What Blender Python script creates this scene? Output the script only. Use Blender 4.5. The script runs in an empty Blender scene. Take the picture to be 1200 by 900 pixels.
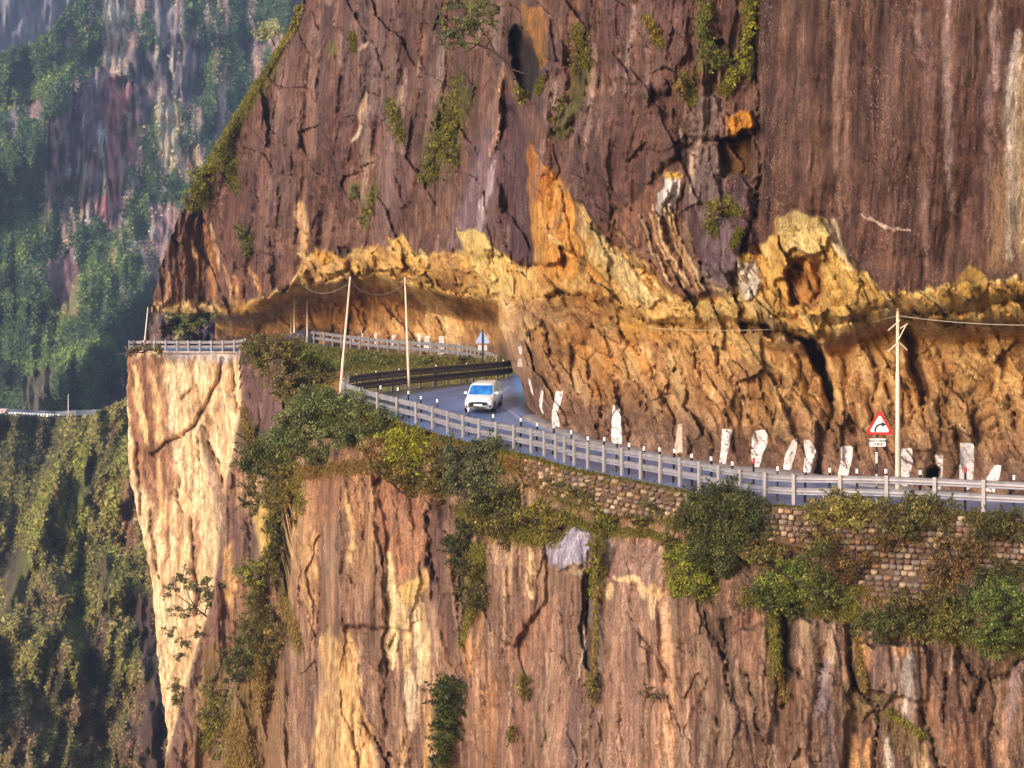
import bpy, math, random
import numpy as np
from mathutils import Vector, Matrix

S = bpy.context.scene
COL = S.collection
random.seed(7)

# ------------------------------------------------------------------ camera
FPX = 2400.0                       # focal length in pixels of the 1200 px wide photograph
PITCH = math.atan(80.0 / FPX)
cam_d = bpy.data.cameras.new('camera'); cam_d.sensor_width = 36.0; cam_d.lens = 36.0 * FPX / 1200.0
cam_d.clip_start = 1.0; cam_d.clip_end = 20000.0
cam = bpy.data.objects.new('camera', cam_d); COL.objects.link(cam)
cam.location = (0, 0, 0); cam.rotation_euler = (math.radians(90) - PITCH, 0, 0)
S.camera = cam
S.render.resolution_x = 1024; S.render.resolution_y = 768

# ------------------------------------------------------------------ sky and sun
SUN_EL = math.radians(17); SUN_AZ = math.radians(216)      # azimuth clockwise from +Y: behind the camera, to the left
w = bpy.data.worlds.new('World'); S.world = w; w.use_nodes = True
nt = w.node_tree; bg = nt.nodes['Background']
sky = nt.nodes.new('ShaderNodeTexSky'); sky.sky_type = 'NISHITA'; sky.sun_disc = False
sky.sun_elevation = SUN_EL; sky.sun_rotation = SUN_AZ; sky.air_density = 1.3; sky.dust_density = 1.6; sky.ozone_density = 2.0
nt.links.new(sky.outputs[0], bg.inputs[0]); bg.inputs[1].default_value = 0.15
sd = bpy.data.lights.new('sun', 'SUN'); sd.energy = 2.4; sd.angle = math.radians(14.0); sd.color = (1.0, 0.87, 0.71)
sun = bpy.data.objects.new('sun', sd); COL.objects.link(sun)
sdir = Vector((math.sin(SUN_AZ) * math.cos(SUN_EL), math.cos(SUN_AZ) * math.cos(SUN_EL), math.sin(SUN_EL)))
sun.rotation_euler = sdir.to_track_quat('Z', 'Y').to_euler()
S.view_settings.view_transform = 'Standard'; S.view_settings.look = 'None'
S.view_settings.exposure = 0.72; S.view_settings.gamma = 1.0
S.cycles.volume_max_steps = 64; S.cycles.max_bounces = 4; S.cycles.volume_bounces = 0
S.cycles.diffuse_bounces = 3

# ------------------------------------------------------------------ geometry helpers
cp, sp = math.cos(PITCH), math.sin(PITCH)
def ray(px, py):
    x = (np.asarray(px, float) - 600) / FPX; y = (450 - np.asarray(py, float)) / FPX
    # camera looks along +Y pitched down
    Y = cp + y * sp; Z = -sp + y * cp
    return x, Y, Z
def unproj(px, py, Y):
    x, ry, rz = ray(px, py)
    k = np.asarray(Y, float) / ry
    return np.stack([x * k, ry * k, rz * k], -1)
def W(px, py, Y):
    return Vector(unproj(px, py, Y).tolist())
def proj(p):
    x, y, z = p
    d = y * cp - z * sp; u = y * sp + z * cp
    return 600 + FPX * x / d, 450 - FPX * u / d
def lin(c):
    c = np.asarray(c, float) / 255.0
    return np.where(c <= 0.04045, c / 12.92, ((c + 0.055) / 1.055) ** 2.4)
def sm(a, b, x):
    t = np.clip((x - a) / (b - a), 0, 1); return t * t * (3 - 2 * t)

# ------------------------------------------------------------------ noise
_rs = np.random.RandomState(11)
_G = _rs.rand(256, 256) * 2 * math.pi
_GX, _GY = np.cos(_G), np.sin(_G)
_R = [_rs.rand(256, 256) for _ in range(6)]
def gn(x, y, seed=0):
    x = x + seed * 37.17; y = y + seed * 91.71
    xi = np.floor(x).astype(int); yi = np.floor(y).astype(int)
    fx = x - xi; fy = y - yi
    u = fx * fx * fx * (fx * (fx * 6 - 15) + 10); v = fy * fy * fy * (fy * (fy * 6 - 15) + 10)
    def g(i, j):
        a = (xi + i) & 255; b = (yi + j) & 255
        return _GX[a, b] * (fx - i) + _GY[a, b] * (fy - j)
    a = g(0, 0) * (1 - u) + g(1, 0) * u; b = g(0, 1) * (1 - u) + g(1, 1) * u
    return (a * (1 - v) + b * v) * 1.5
def fbm(x, y, o=4, seed=0, gain=0.5):
    s = 0; a = 1; t = 0
    for k in range(o):
        s = s + a * gn(x, y, seed + k * 3); t += a; a *= gain; x = x * 2.03; y = y * 2.03
    return s / t
def ridged(x, y, o=3, seed=0):
    s = 0; a = 1; t = 0
    for k in range(o):
        s = s + a * (1 - 2 * np.abs(gn(x, y, seed + k * 5))); t += a; a *= 0.5; x = x * 2.1; y = y * 2.1
    return s / t
def worley(x, y, seed=0):
    """F1, F2 and a random tilted plane of the nearest cell: angular facets"""
    x = x + seed * 17.3; y = y + seed * 29.9
    xi = np.floor(x).astype(int); yi = np.floor(y).astype(int)
    f1 = np.full(x.shape, 9.0); f2 = np.full(x.shape, 9.0); pl = np.zeros(x.shape); cid = np.zeros(x.shape)
    for i in (-1, 0, 1):
        for j in (-1, 0, 1):
            a = (xi + i) & 255; b = (yi + j) & 255
            cx = xi + i + _R[0][a, b]; cy = yi + j + _R[1][a, b]
            dx = x - cx; dy = y - cy; d = np.sqrt(dx * dx + dy * dy)
            p = (_R[2][a, b] - .5) * 1.6 * dx + (_R[3][a, b] - .5) * 1.6 * dy + (_R[4][a, b] - .5) * 0.7
            n = d < f1
            f2 = np.where(n, f1, np.minimum(f2, d)); pl = np.where(n, p, pl); cid = np.where(n, _R[5][a, b], cid); f1 = np.where(n, d, f1)
    return f1, f2, pl, cid

# ------------------------------------------------------------------ mesh helpers
def mesh_np(name, V, F, mat, parent=None, C=None, smooth=True, A=None):
    V = np.asarray(V, np.float32).reshape(-1, 3); F = np.asarray(F, np.int32)
    me = bpy.data.meshes.new(name)
    k = F.shape[1]
    me.vertices.add(len(V)); me.vertices.foreach_set('co', V.ravel())
    me.loops.add(F.size); me.loops.foreach_set('vertex_index', F.ravel())
    me.polygons.add(len(F)); me.polygons.foreach_set('loop_start', np.arange(0, F.size, k, dtype=np.int32))
    me.polygons.foreach_set('loop_total', np.full(len(F), k, np.int32))
    if smooth: me.polygons.foreach_set('use_smooth', np.ones(len(F), bool))
    me.update(calc_edges=True)
    if C is not None:
        at = me.color_attributes.new('Col', 'FLOAT_COLOR', 'POINT')
        c4 = np.ones((len(V), 4), np.float32); c4[:, :3] = np.asarray(C).reshape(-1, 3)
        if A is not None: c4[:, 3] = np.asarray(A).ravel()
        at.data.foreach_set('color', c4.ravel())
    me.materials.append(mat)
    o = bpy.data.objects.new(name, me); COL.objects.link(o)
    if parent is not None: o.parent = parent
    return o
def grid_faces(r, c, off=0):
    i = np.arange(r * c).reshape(r, c) + off
    return np.stack([i[:-1, :-1], i[1:, :-1], i[1:, 1:], i[:-1, 1:]], -1).reshape(-1, 4)
def tag(o, label=None, cat=None, group=None, kind=None):
    if label: o['label'] = label
    if cat: o['category'] = cat
    if group: o['group'] = group
    if kind: o['kind'] = kind
    return o
def empty(name, loc=(0, 0, 0), rz=0):
    o = bpy.data.objects.new(name, None); COL.objects.link(o); o.location = loc; o.rotation_euler = (0, 0, rz)
    o.empty_display_size = 0.3
    return o
class MB:
    """collects polygons and links them as ONE mesh object"""
    def __init__(s): s.v = []; s.f = []; s.s = []
    def add(s, vs, fs, smooth=False):
        n = len(s.v); s.v += [tuple(v) for v in vs]; s.f += [tuple(i + n for i in f) for f in fs]; s.s += [smooth] * len(fs); return s
    def box(s, x0, y0, z0, x1, y1, z1, M=None, taper=1.0):
        cx, cy = (x0 + x1) / 2, (y0 + y1) / 2
        vs = [Vector((x, y, z0)) for x, y in ((x0, y0), (x1, y0), (x1, y1), (x0, y1))] + \
             [Vector((cx + (x - cx) * taper, cy + (y - cy) * taper, z1)) for x, y in ((x0, y0), (x1, y0), (x1, y1), (x0, y1))]
        if M is not None: vs = [M @ v for v in vs]
        return s.add(vs, [(3, 2, 1, 0), (4, 5, 6, 7), (0, 1, 5, 4), (1, 2, 6, 5), (2, 3, 7, 6), (3, 0, 4, 7)])
    def tube(s, pts, radii, n=8, cap=True, smooth=True):
        pts = [Vector(p) for p in pts]; vs = []; fs = []
        if not hasattr(radii, '__len__'): radii = [radii] * len(pts)
        for i, p in enumerate(pts):
            d = (pts[min(i + 1, len(pts) - 1)] - pts[max(i - 1, 0)]).normalized()
            a = d.orthogonal().normalized() if abs(d.z) < .9 else d.cross(Vector((0, 1, 0))).normalized()
            if abs(d.z) < .9: a = d.cross(Vector((0, 0, 1))).normalized()
            b = d.cross(a).normalized()
            for k in range(n):
                t = 2 * math.pi * k / n; vs.append(p + (a * math.cos(t) + b * math.sin(t)) * radii[i])
        for i in range(len(pts) - 1):
            for k in range(n):
                k2 = (k + 1) % n; fs.append((i * n + k, i * n + k2, (i + 1) * n + k2, (i + 1) * n + k))
        m = len(s.f); s.add(vs, fs, smooth)
        if cap: s.add(vs[:n], [tuple(reversed(range(n)))]); s.add(vs[-n:], [tuple(range(n))])
        return s
    def build(s, name, mat, parent=None, M=None):
        me = bpy.data.meshes.new(name)
        me.from_pydata([tuple(M @ Vector(v)) for v in s.v] if M is not None else s.v, [], s.f)
        me.polygons.foreach_set('use_smooth', s.s); me.materials.append(mat); me.update()
        o = bpy.data.objects.new(name, me); COL.objects.link(o)
        if parent is not None: o.parent = parent
        return o
def put(name, mesh_obj, parent=None, M=None):
    """another object sharing a mesh"""
    o = mesh_obj.copy(); o.name = name; COL.objects.link(o); o.parent = parent
    if M is not None: o.matrix_local = M
    return o

# ------------------------------------------------------------------ materials
def mat_base(name):
    m = bpy.data.materials.new(name); m.use_nodes = True
    nt = m.node_tree; return m, nt, nt.nodes['Principled BSDF']
def N(nt, t, **kw):
    n = nt.nodes.new(t)
    for k, v in kw.items():
        if k in n.inputs: n.inputs[k].default_value = v
        else: setattr(n, k, v)
    return n
def rock_mat(name, s1=0.9, s2=5.0, bump=0.35, stretch=0.35, rough=0.88, var=0.5, grain=11.0, grain_z=0.75, facets=(), streak=0.42):
    m, nt, b = mat_base(name); L = nt.links.new
    at = N(nt, 'ShaderNodeAttribute', attribute_name='Col')
    tc = N(nt, 'ShaderNodeTexCoord'); mp = N(nt, 'ShaderNodeMapping'); mp.inputs['Scale'].default_value = (1, 0.6, stretch)
    L(tc.outputs['Object'], mp.inputs[0])
    n1 = N(nt, 'ShaderNodeTexNoise', Scale=s1, Detail=8.0, Roughness=0.68); L(mp.outputs[0], n1.inputs['Vector'])
    n2 = N(nt, 'ShaderNodeTexNoise', Scale=s2, Detail=6.0, Roughness=0.75); L(mp.outputs[0], n2.inputs['Vector'])
    ad = N(nt, 'ShaderNodeMath', operation='ADD'); L(n1.outputs[0], ad.inputs[0]); L(n2.outputs[0], ad.inputs[1])
    mr = N(nt, 'ShaderNodeMapRange'); mr.inputs[1].default_value = 0.65; mr.inputs[2].default_value = 1.35
    mr.inputs[3].default_value = 1 - var; mr.inputs[4].default_value = 1 + var; L(ad.outputs[0], mr.inputs[0])
    mx = N(nt, 'ShaderNodeVectorMath', operation='SCALE'); L(at.outputs['Color'], mx.inputs[0]); L(mr.outputs[0], mx.inputs['Scale'])
    # coarse grain
    mg = N(nt, 'ShaderNodeMapping'); mg.inputs['Scale'].default_value = (1, 0.8, grain_z); L(tc.outputs['Object'], mg.inputs[0])
    n3 = N(nt, 'ShaderNodeTexNoise', Scale=grain, Detail=3.0, Roughness=0.7); L(mg.outputs[0], n3.inputs['Vector'])
    gr = N(nt, 'ShaderNodeMapRange'); gr.inputs[1].default_value = 0.36; gr.inputs[2].default_value = 0.64; gr.inputs[3].default_value = 0.66; gr.inputs[4].default_value = 1.34
    gm = N(nt, 'ShaderNodeTexNoise', Scale=0.6, Detail=4.0, Roughness=0.6); L(mp.outputs[0], gm.inputs['Vector'])      # grain comes and goes in patches
    ga = N(nt, 'ShaderNodeMapRange'); ga.inputs[1].default_value = .38; ga.inputs[2].default_value = .62; ga.inputs[3].default_value = .15; ga.inputs[4].default_value = 1.2; L(gm.outputs[0], ga.inputs[0])
    g0 = N(nt, 'ShaderNodeMath', operation='SUBTRACT'); L(n3.outputs[0], g0.inputs[0]); g0.inputs[1].default_value = .5
    g1 = N(nt, 'ShaderNodeMath', operation='MULTIPLY_ADD'); L(g0.outputs[0], g1.inputs[0]); L(ga.outputs[0], g1.inputs[1]); g1.inputs[2].default_value = .5; L(g1.outputs[0], gr.inputs[0])
    mx2 = N(nt, 'ShaderNodeVectorMath', operation='SCALE'); L(mx.outputs[0], mx2.inputs[0]); L(gr.outputs[0], mx2.inputs['Scale']); mx = mx2
    # thin vertical water streaks, only where the attribute's alpha asks for them
    ms = N(nt, 'ShaderNodeMapping'); ms.inputs['Scale'].default_value = (1, .7, .035); L(tc.outputs['Object'], ms.inputs[0])
    ns = N(nt, 'ShaderNodeTexNoise', Scale=3.2, Detail=5.0, Roughness=0.72); L(ms.outputs[0], ns.inputs['Vector'])
    rs_ = N(nt, 'ShaderNodeMapRange'); rs_.inputs[1].default_value = .36; rs_.inputs[2].default_value = .64; rs_.inputs[3].default_value = 1 - streak; rs_.inputs[4].default_value = 1 + streak; L(ns.outputs[0], rs_.inputs[0])
    mi = N(nt, 'ShaderNodeMix', data_type='FLOAT'); L(at.outputs['Alpha'], mi.inputs[0]); mi.inputs[2].default_value = 1.0; L(rs_.outputs[0], mi.inputs[3])
    mx3 = N(nt, 'ShaderNodeVectorMath', operation='SCALE'); L(mx.outputs[0], mx3.inputs[0]); L(mi.outputs[0], mx3.inputs['Scale']); mx = mx3
    # pale lichen specks, in patches
    vo = N(nt, 'ShaderNodeTexNoise', Scale=grain * 1.1, Detail=2.0, Roughness=0.6); L(mg.outputs[0], vo.inputs['Vector'])
    vp = N(nt, 'ShaderNodeTexNoise', Scale=0.35, Detail=3.0); L(mp.outputs[0], vp.inputs['Vector'])
    va = N(nt, 'ShaderNodeMath', operation='MULTIPLY_ADD'); L(vp.outputs[0], va.inputs[0]); va.inputs[1].default_value = 0.5; L(vo.outputs[0], va.inputs[2])
    sr = N(nt, 'ShaderNodeMapRange'); sr.inputs[1].default_value = 0.90; sr.inputs[2].default_value = 0.98; sr.inputs[4].default_value = 0.6
    L(va.outputs[0], sr.inputs[0])
    mm = N(nt, 'ShaderNodeMix', data_type='RGBA'); L(sr.outputs[0], mm.inputs[0]); L(mx.outputs[0], mm.inputs[6]); mm.inputs[7].default_value = (0.42, 0.30, 0.25, 1)
    L(mm.outputs[2], b.inputs['Base Color']); b.inputs['Roughness'].default_value = rough
    b.inputs['Specular IOR Level'].default_value = 0.25
    ad2 = N(nt, 'ShaderNodeMath', operation='MULTIPLY_ADD'); L(n3.outputs[0], ad2.inputs[0]); ad2.inputs[1].default_value = 0.22; L(ad.outputs[0], ad2.inputs[2]); ad = ad2
    bp = N(nt, 'ShaderNodeBump', Strength=1.0, Distance=bump); L(ad.outputs[0], bp.inputs['Height']); last = bp
    for (fs, fz, amp, dist) in facets:                             # angular broken faces: each cell is its own tilted plane
        mf = N(nt, 'ShaderNodeMapping'); mf.inputs['Scale'].default_value = (fs, fs * .6, fs * fz); mf.inputs['Rotation'].default_value = (0, .35, .2); L(tc.outputs['Object'], mf.inputs[0])
        nz = N(nt, 'ShaderNodeTexNoise', Scale=1.2, Detail=2.0); L(mf.outputs[0], nz.inputs['Vector'])
        wv = N(nt, 'ShaderNodeVectorMath', operation='MULTIPLY_ADD'); L(nz.outputs['Color'], wv.inputs[0]); wv.inputs[1].default_value = (dist,) * 3; L(mf.outputs[0], wv.inputs[2])
        v = N(nt, 'ShaderNodeTexVoronoi', Scale=1.0); L(wv.outputs[0], v.inputs['Vector'])
        su = N(nt, 'ShaderNodeVectorMath', operation='SUBTRACT'); L(wv.outputs[0], su.inputs[0]); L(v.outputs['Position'], su.inputs[1])
        sc = N(nt, 'ShaderNodeVectorMath', operation='SUBTRACT'); L(v.outputs['Color'], sc.inputs[0]); sc.inputs[1].default_value = (.5, .5, .5)
        dt = N(nt, 'ShaderNodeVectorMath', operation='DOT_PRODUCT'); L(su.outputs[0], dt.inputs[0]); L(sc.outputs[0], dt.inputs[1])
        b2 = N(nt, 'ShaderNodeBump', Strength=1.0, Distance=amp); L(dt.outputs['Value'], b2.inputs['Height']); L(last.outputs[0], b2.inputs['Normal']); last = b2
    L(last.outputs[0], b.inputs['Normal'])
    return m
def leaf_mat(name='leaf', tr=0.25):
    m, nt, b = mat_base(name); L = nt.links.new
    at = N(nt, 'ShaderNodeAttribute', attribute_name='Col')
    L(at.outputs['Color'], b.inputs['Base Color']); b.inputs['Roughness'].default_value = 0.6
    b.inputs['Specular IOR Level'].default_value = 0.3
    t = N(nt, 'ShaderNodeBsdfTranslucent'); L(at.outputs['Color'], t.inputs[0])
    mx = N(nt, 'ShaderNodeMixShader'); mx.inputs[0].default_value = tr
    L(b.outputs[0], mx.inputs[1]); L(t.outputs[0], mx.inputs[2]); L(mx.outputs[0], nt.nodes['Material Output'].inputs[0])
    return m
def plain(name, c, rough=0.6, metal=0.0, var=0.15, scale=6.0, bump=0.0, lo=None):
    m, nt, b = mat_base(name); L = nt.links.new
    c = lin(c)
    tc = N(nt, 'ShaderNodeTexCoord'); n1 = N(nt, 'ShaderNodeTexNoise', Scale=scale, Detail=6.0, Roughness=0.7); L(tc.outputs['Object'], n1.inputs['Vector'])
    mr = N(nt, 'ShaderNodeMapRange'); mr.inputs[1].default_value = 0.35; mr.inputs[2].default_value = 0.65
    L(n1.outputs[0], mr.inputs[0])
    mm = N(nt, 'ShaderNodeMix', data_type='RGBA'); L(mr.outputs[0], mm.inputs[0])
    d = lin(lo) if lo is not None else c * (1 - var)
    mm.inputs[6].default_value = (*(d), 1); mm.inputs[7].default_value = (*(c if lo is not None else c * (1 + var)), 1)
    L(mm.outputs[2], b.inputs['Base Color']); b.inputs['Roughness'].default_value = rough; b.inputs['Metallic'].default_value = metal
    if bump:
        bp = N(nt, 'ShaderNodeBump', Strength=0.8, Distance=bump); L(n1.outputs[0], bp.inputs['Height']); L(bp.outputs[0], b.inputs['Normal'])
    return m
M_rock2 = rock_mat('cut_rock', 0.8, 4.0, 0.25, 0.7, var=0.42, facets=((.28, .45, 2.3, .3), (.9, .5, .42, .25), (3.0, .6, .26, .2)))
M_low = rock_mat('lower_rock', 0.8, 4.5, 0.18, 0.3, var=.4, facets=((.35, .16, 1.6, .5), (1.3, .3, .45, .4)))
M_far = rock_mat('far_rock', 0.15, 0.8, 2.0, 0.5, grain=1.6, streak=.3)
M_leaf = leaf_mat(); M_leaf_far = leaf_mat('far_leaf', 0.1)
M_bark = plain('bark', (70, 52, 42), 0.9, var=.3)
M_steel = plain('galvanised_steel', (152, 148, 158), 0.45, 0.3, 0.2, 2.0)
M_steel_d = plain('shaded_steel', (82, 80, 92), 0.5, 0.3, 0.3, 2.0)  # galvanised steel with the shade on the backlit rail put into its colour
M_post = plain('painted_post', (158, 150, 150), 0.6, 0.1, 0.15, 3.0)
M_black = plain('black_paint', (28, 26, 30), 0.6)
M_white = plain('white_paint', (232, 228, 230), 0.6, var=.06)
M_red = plain('red_paint', (190, 34, 40), 0.5, var=.1)
M_pole = plain('pole_paint', (215, 196, 178), 0.55, 0.1, 0.12, 1.0)
M_wire = plain('wire', (190, 180, 170), 0.5)
M_conc = plain('concrete', (128, 116, 116), 0.9, var=.3, scale=1.5, bump=.02)
M_stone = rock_mat('dressed_stone', 2.0, 9.0, 0.05, 1.0, var=0.3, grain=7.0, streak=0.0)

# ------------------------------------------------------------------ painted relief sheet
def seg_d(x, y, pts):
    best = np.full(x.shape, 1e9); tt = np.zeros(x.shape); n = len(pts) - 1
    for i in range(n):
        ax, ay = pts[i][:2]; bx, by = pts[i + 1][:2]; dx, dy = bx - ax, by - ay
        t = np.clip(((x - ax) * dx + (y - ay) * dy) / (dx * dx + dy * dy + 1e-9), 0, 1)
        d = np.hypot(x - ax - t * dx, y - ay - t * dy); m = d < best
        best = np.where(m, d, best); tt = np.where(m, (i + t) / n, tt)
    return best, tt
def in_poly(x, y, pts):
    c = np.zeros(x.shape, bool); n = len(pts)
    for i in range(n):
        x1, y1 = pts[i]; x2, y2 = pts[(i + 1) % n]
        if y1 == y2: continue
        c ^= ((y1 > y) != (y2 > y)) & (x < (x2 - x1) * (y - y1) / (y2 - y1) + x1)
    return c
class Sheet:
    def __init__(s, PX, PY, wx=4.0, wy=7.0):
        s.PX, s.PY = PX.ravel(), PY.ravel(); s.shape = PX.shape
        s.X = s.PX + wx * fbm(s.PX / 22, s.PY / 30, 4, 41) * 1.6; s.Y = s.PY + wy * fbm(s.PX / 18, s.PY / 34, 4, 52) * 1.6
        s.D = np.zeros(s.PX.shape); s.C = np.zeros((len(s.PX), 3))
    def _box(s, pts, r):
        xs = [p[0] for p in pts]; ys = [p[1] for p in pts]
        return np.nonzero((s.X > min(xs) - r) & (s.X < max(xs) + r) & (s.Y > min(ys) - r) & (s.Y < max(ys) + r))[0]
    def pmask(s, pts, soft=3.0):
        i = s._box(pts, soft + 1); x, y = s.X[i], s.Y[i]
        d, _ = seg_d(x, y, list(pts) + [pts[0]]); d = np.where(in_poly(x, y, pts), d, -d)
        return i, sm(-soft, soft, d)
    def smask(s, pts, w, soft=1.0, taper=True):
        i = s._box(pts, w + soft + 1); d, t = seg_d(s.X[i], s.Y[i], pts)
        ww = w * (np.clip(4 * t * (1 - t), 0.12, 1) ** 0.5 if taper else 1.0)
        return i, 1 - sm(ww * 0.5, ww + soft, d)
    def col(s, im, c, a=1.0, mix=None):
        i, m = im; m = m * a; c = lin(c)
        if mix is not None:
            k = np.clip(0.5 + 1.1 * fbm(s.PX[i] / 5, s.PY[i] / 16, 3, 77), 0, 1)[:, None]
            c = c * k + lin(mix) * (1 - k)
        s.C[i] = s.C[i] * (1 - m[:, None]) + c * m[:, None]
    def poly(s, pts, c, a=1.0, soft=3.0, mix=None, dep=0.0):
        im = s.pmask(pts, soft); s.col(im, c, a, mix)
        if dep: s.D[im[0]] -= dep * im[1]
    def stroke(s, pts, w, c=None, a=1.0, dep=0.0, soft=1.0, mix=None):
        if dep < 0:                                             # a crack: thin, ragged, of uneven width
            w = w * .5; i, m = s.smask(pts, w, soft * .8); rg = np.clip(.55 + 1.5 * fbm(s.PX[i] / 4, s.PY[i] / 7, 3, 81), 0, 1); m = m * rg
            if c is not None: s.col((i, m), c, a * .8, mix)
            i2, m2 = s.smask(pts, w * 2.2, soft * 3.0); s.D[i] -= dep * m * .45; s.D[i2] -= dep * m2 * .28; return
        im = s.smask(pts, w, soft)
        if c is not None: s.col(im, c, a, mix)
        if dep: s.D[im[0]] -= dep * im[1]
    def mul(s, f): s.C *= f[:, None] if f.ndim == 1 else f
def lerp3(t, a, b, c):
    t = np.clip(t, 0, 1)[:, None]; a, b, c = lin(a), lin(b), lin(c)
    return np.where(t < .5, a * (1 - 2 * t) + b * 2 * t, b * (2 - 2 * t) + c * (2 * t - 1))
def K(x, pts):
    return np.interp(x, [p[0] for p in pts], [p[1] for p in pts])

RAST = {}
def raster(PX, PY, D, cell=2.0):
    img = np.full((540, 690), 1e9); i = ((PY.ravel() + 80) / cell).astype(int); j = ((PX.ravel() + 100) / cell).astype(int)
    ok = (i >= 0) & (i < 540) & (j >= 0) & (j < 690); np.minimum.at(img, (i[ok], j[ok]), D.ravel()[ok]); return img
def Dat(key, px, py):
    img = RAST[key]; i = np.clip(((np.asarray(py, float) + 80) / 2).astype(int), 1, 538); j = np.clip(((np.asarray(px, float) + 100) / 2).astype(int), 1, 688)
    return np.minimum.reduce([img[i + a, j + b] for a in (-1, 0, 1) for b in (-1, 0, 1)])
def surf(px, py, keys=('a', 'b', 'low')):
    d = 1e9
    for k in keys: d = min(d, float(Dat(k, px, py)))
    return d
# ================================================================== UPPER CLIFF (face, overhang and rock cutting above the road)
L1 = [(160,358),(180,356),(250,358),(300,350),(335,338),(348,318),(358,298),(410,294),(455,288),(490,300),(560,290),(620,310),(700,300),(760,290),(820,330),(870,310),(905,275),(960,262),(1000,310),(1040,345),(1100,338),(1150,330),(1270,318)]
L2 = [(160,368),(250,370),(300,362),(345,335),(400,328),(440,320),(480,332),(540,346),(590,350),(640,344),(700,346),(770,378),(850,368),(900,392),(960,398),(1040,372),(1120,378),(1270,372)]
L4 = [(250,404),(360,401),(440,411),(517,418),(565,424),(600,430),(609,437),(612,446),(614,457),(617,470),(621,480),(632,491),(650,503),(680,512),(728,524),(790,536),(845,546),(925,554),(1060,574),(1200,581),(1300,590)]
YL = [(160,212),(250,207),(345,190),(410,178),(480,160),(540,145),(600,126),(640,115),(700,107),(770,101),(850,94.5),(950,88),(1050,85),(1200,81),(1280,80)]
YW = [(160,226),(250,224),(360,212),(440,200),(517,189),(560,178),(598,166),(604,150),(611,121),(621,117),(632,114),(650,111),(680,109),(728,106),(790,101.5),(845,98.5),(925,95.5),(1060,92),(1200,89),(1300,88)]
def D_upper(px, py):
    l1, l2, l4 = K(px, L1), K(px, L2), K(px, L4); yl, yw = K(px, YL), K(px, YW)
    # corner of the near rock column leans: it starts further left higher up
    xs = px + 22 * sm(470, 350, py) * sm(560, 600, px) * (1 - sm(640, 700, px))
    yw = K(xs, YW)
    up = yl + 0.10 * np.clip(l1 - py, 0, 999) * yl / FPX
    t = np.clip((py - l1) / (l2 - l1), 0, 1)
    cc_ = K(px, [(330, .13), (590, .16), (640, .36), (1270, .42)]); ceil = yl + (yw - yl) * cc_ * (0.3 + 0.7 * t) * t
    t2 = sm(0, 1, (py - l2) / K(px, [(250, 10), (300, 26), (590, 32), (640, 40), (1270, 32)]))
    wall = (yl + cc_ * (yw - yl)) * (1 - t2) + t2 * (yw - 0.8 - 1.2 * sm(0, 1, (l4 - py) / np.maximum(l4 - l2, 1)))
    tb = sm(60, 0, l4 - py); wall = wall + tb * 0.8
    return np.where(py < l1, up, np.where(py < l2, ceil, wall))
SIL = [(-80,383),(-10,358),(10,350),(50,331),(80,312),(110,291),(140,275),(165,259),(200,238),(245,214),(300,192),(345,180),(366,177)]
WALLB = {}
def build_upper():
    st = 1.6
    sil = lambda py: K(py, SIL) + 3.5 * fbm(py / 14, py * 0 + 3, 3, 5)
    nA = int(190 / st) ; rows = int(430 / st)
    A_ = np.linspace(0, 1, nA); B_ = np.linspace(0, 1, rows)
    AA, BB = np.meshgrid(A_, B_)
    PYa = -60 + (367 + 3 * fbm(AA * 12, AA * 0, 3, 9) + 60) * BB
    RB = lambda p: K(p, [(-60, 402), (120, 330), (170, 292), (225, 256), (230, 254), (999, 254)])
    sx = sil(PYa); PXa = sx + (RB(PYa) - sx) * AA
    # patch B : from there to the right edge of the picture
    nB = int(1010 / st); rB = int(560 / st)
    AB, BB2 = np.meshgrid(np.linspace(0, 1, nB), np.linspace(0, 1, rB))
    PXb0 = 250 + (1262 - 250) * AB
    bot = K(PXb0, L4) + 5
    PYb = -60 + (bot + 60) * BB2
    leftB = RB(PYb) - 2
    PXb = leftB + (1262 - leftB) * AB
    bot2 = K(PXb, L4) + 5; PYb = -60 + (bot2 + 60) * BB2
    out = []
    for PX, PY, is_a in ((PXa, PYa, True), (PXb, PYb, False)):
        s = Sheet(PX, PY); paint_upper(s)
        RAST['a' if is_a else 'b'] = raster(PX, PY, s.D)
        D = s.D.reshape(PX.shape); C = np.concatenate([s.C.reshape(*PX.shape, 3), s.up.reshape(*PX.shape, 1)], 2)
        # curl the free edges away from the viewer
        k = np.arange(10, 0, -1)
        cPX = PX[:, :1] + k[None, :] * 0.9; cD = D[:, :1] + k[None, :] * 0.7
        PX = np.hstack([cPX, PX]); PY = np.hstack([np.repeat(PY[:, :1], 10, 1), PY]); D = np.hstack([cD, D]); C = np.hstack([np.repeat(C[:, :1], 10, 1), C])
        if is_a:
            k = np.arange(1, 11)[:, None]
            PX = np.vstack([PX, np.repeat(PX[-1:], 10, 0)]); PY = np.vstack([PY, PY[-1:] - k * 0.7]); D = np.vstack([D, D[-1:] + k ** 1.3 * 0.8]); C = np.vstack([C, np.repeat(C[-1:], 10, 0)])
        if not is_a: WALLB.update(PX=PX, PY=PY, D=D)
        out.append((PX, PY, D, C))
    Vs, Fs, Cs = [], [], []; off = 0
    for PX, PY, D, C in out:
        Vs.append(unproj(PX, PY, D).reshape(-1, 3)); Fs.append(grid_faces(*PX.shape, off)); Cs.append(C.reshape(-1, 4)); off += PX.size
    return mesh_np('cliff_face', np.vstack(Vs), np.vstack(Fs), M_rock2, C=np.vstack(Cs)[:, :3], A=np.vstack(Cs)[:, 3])

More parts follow.
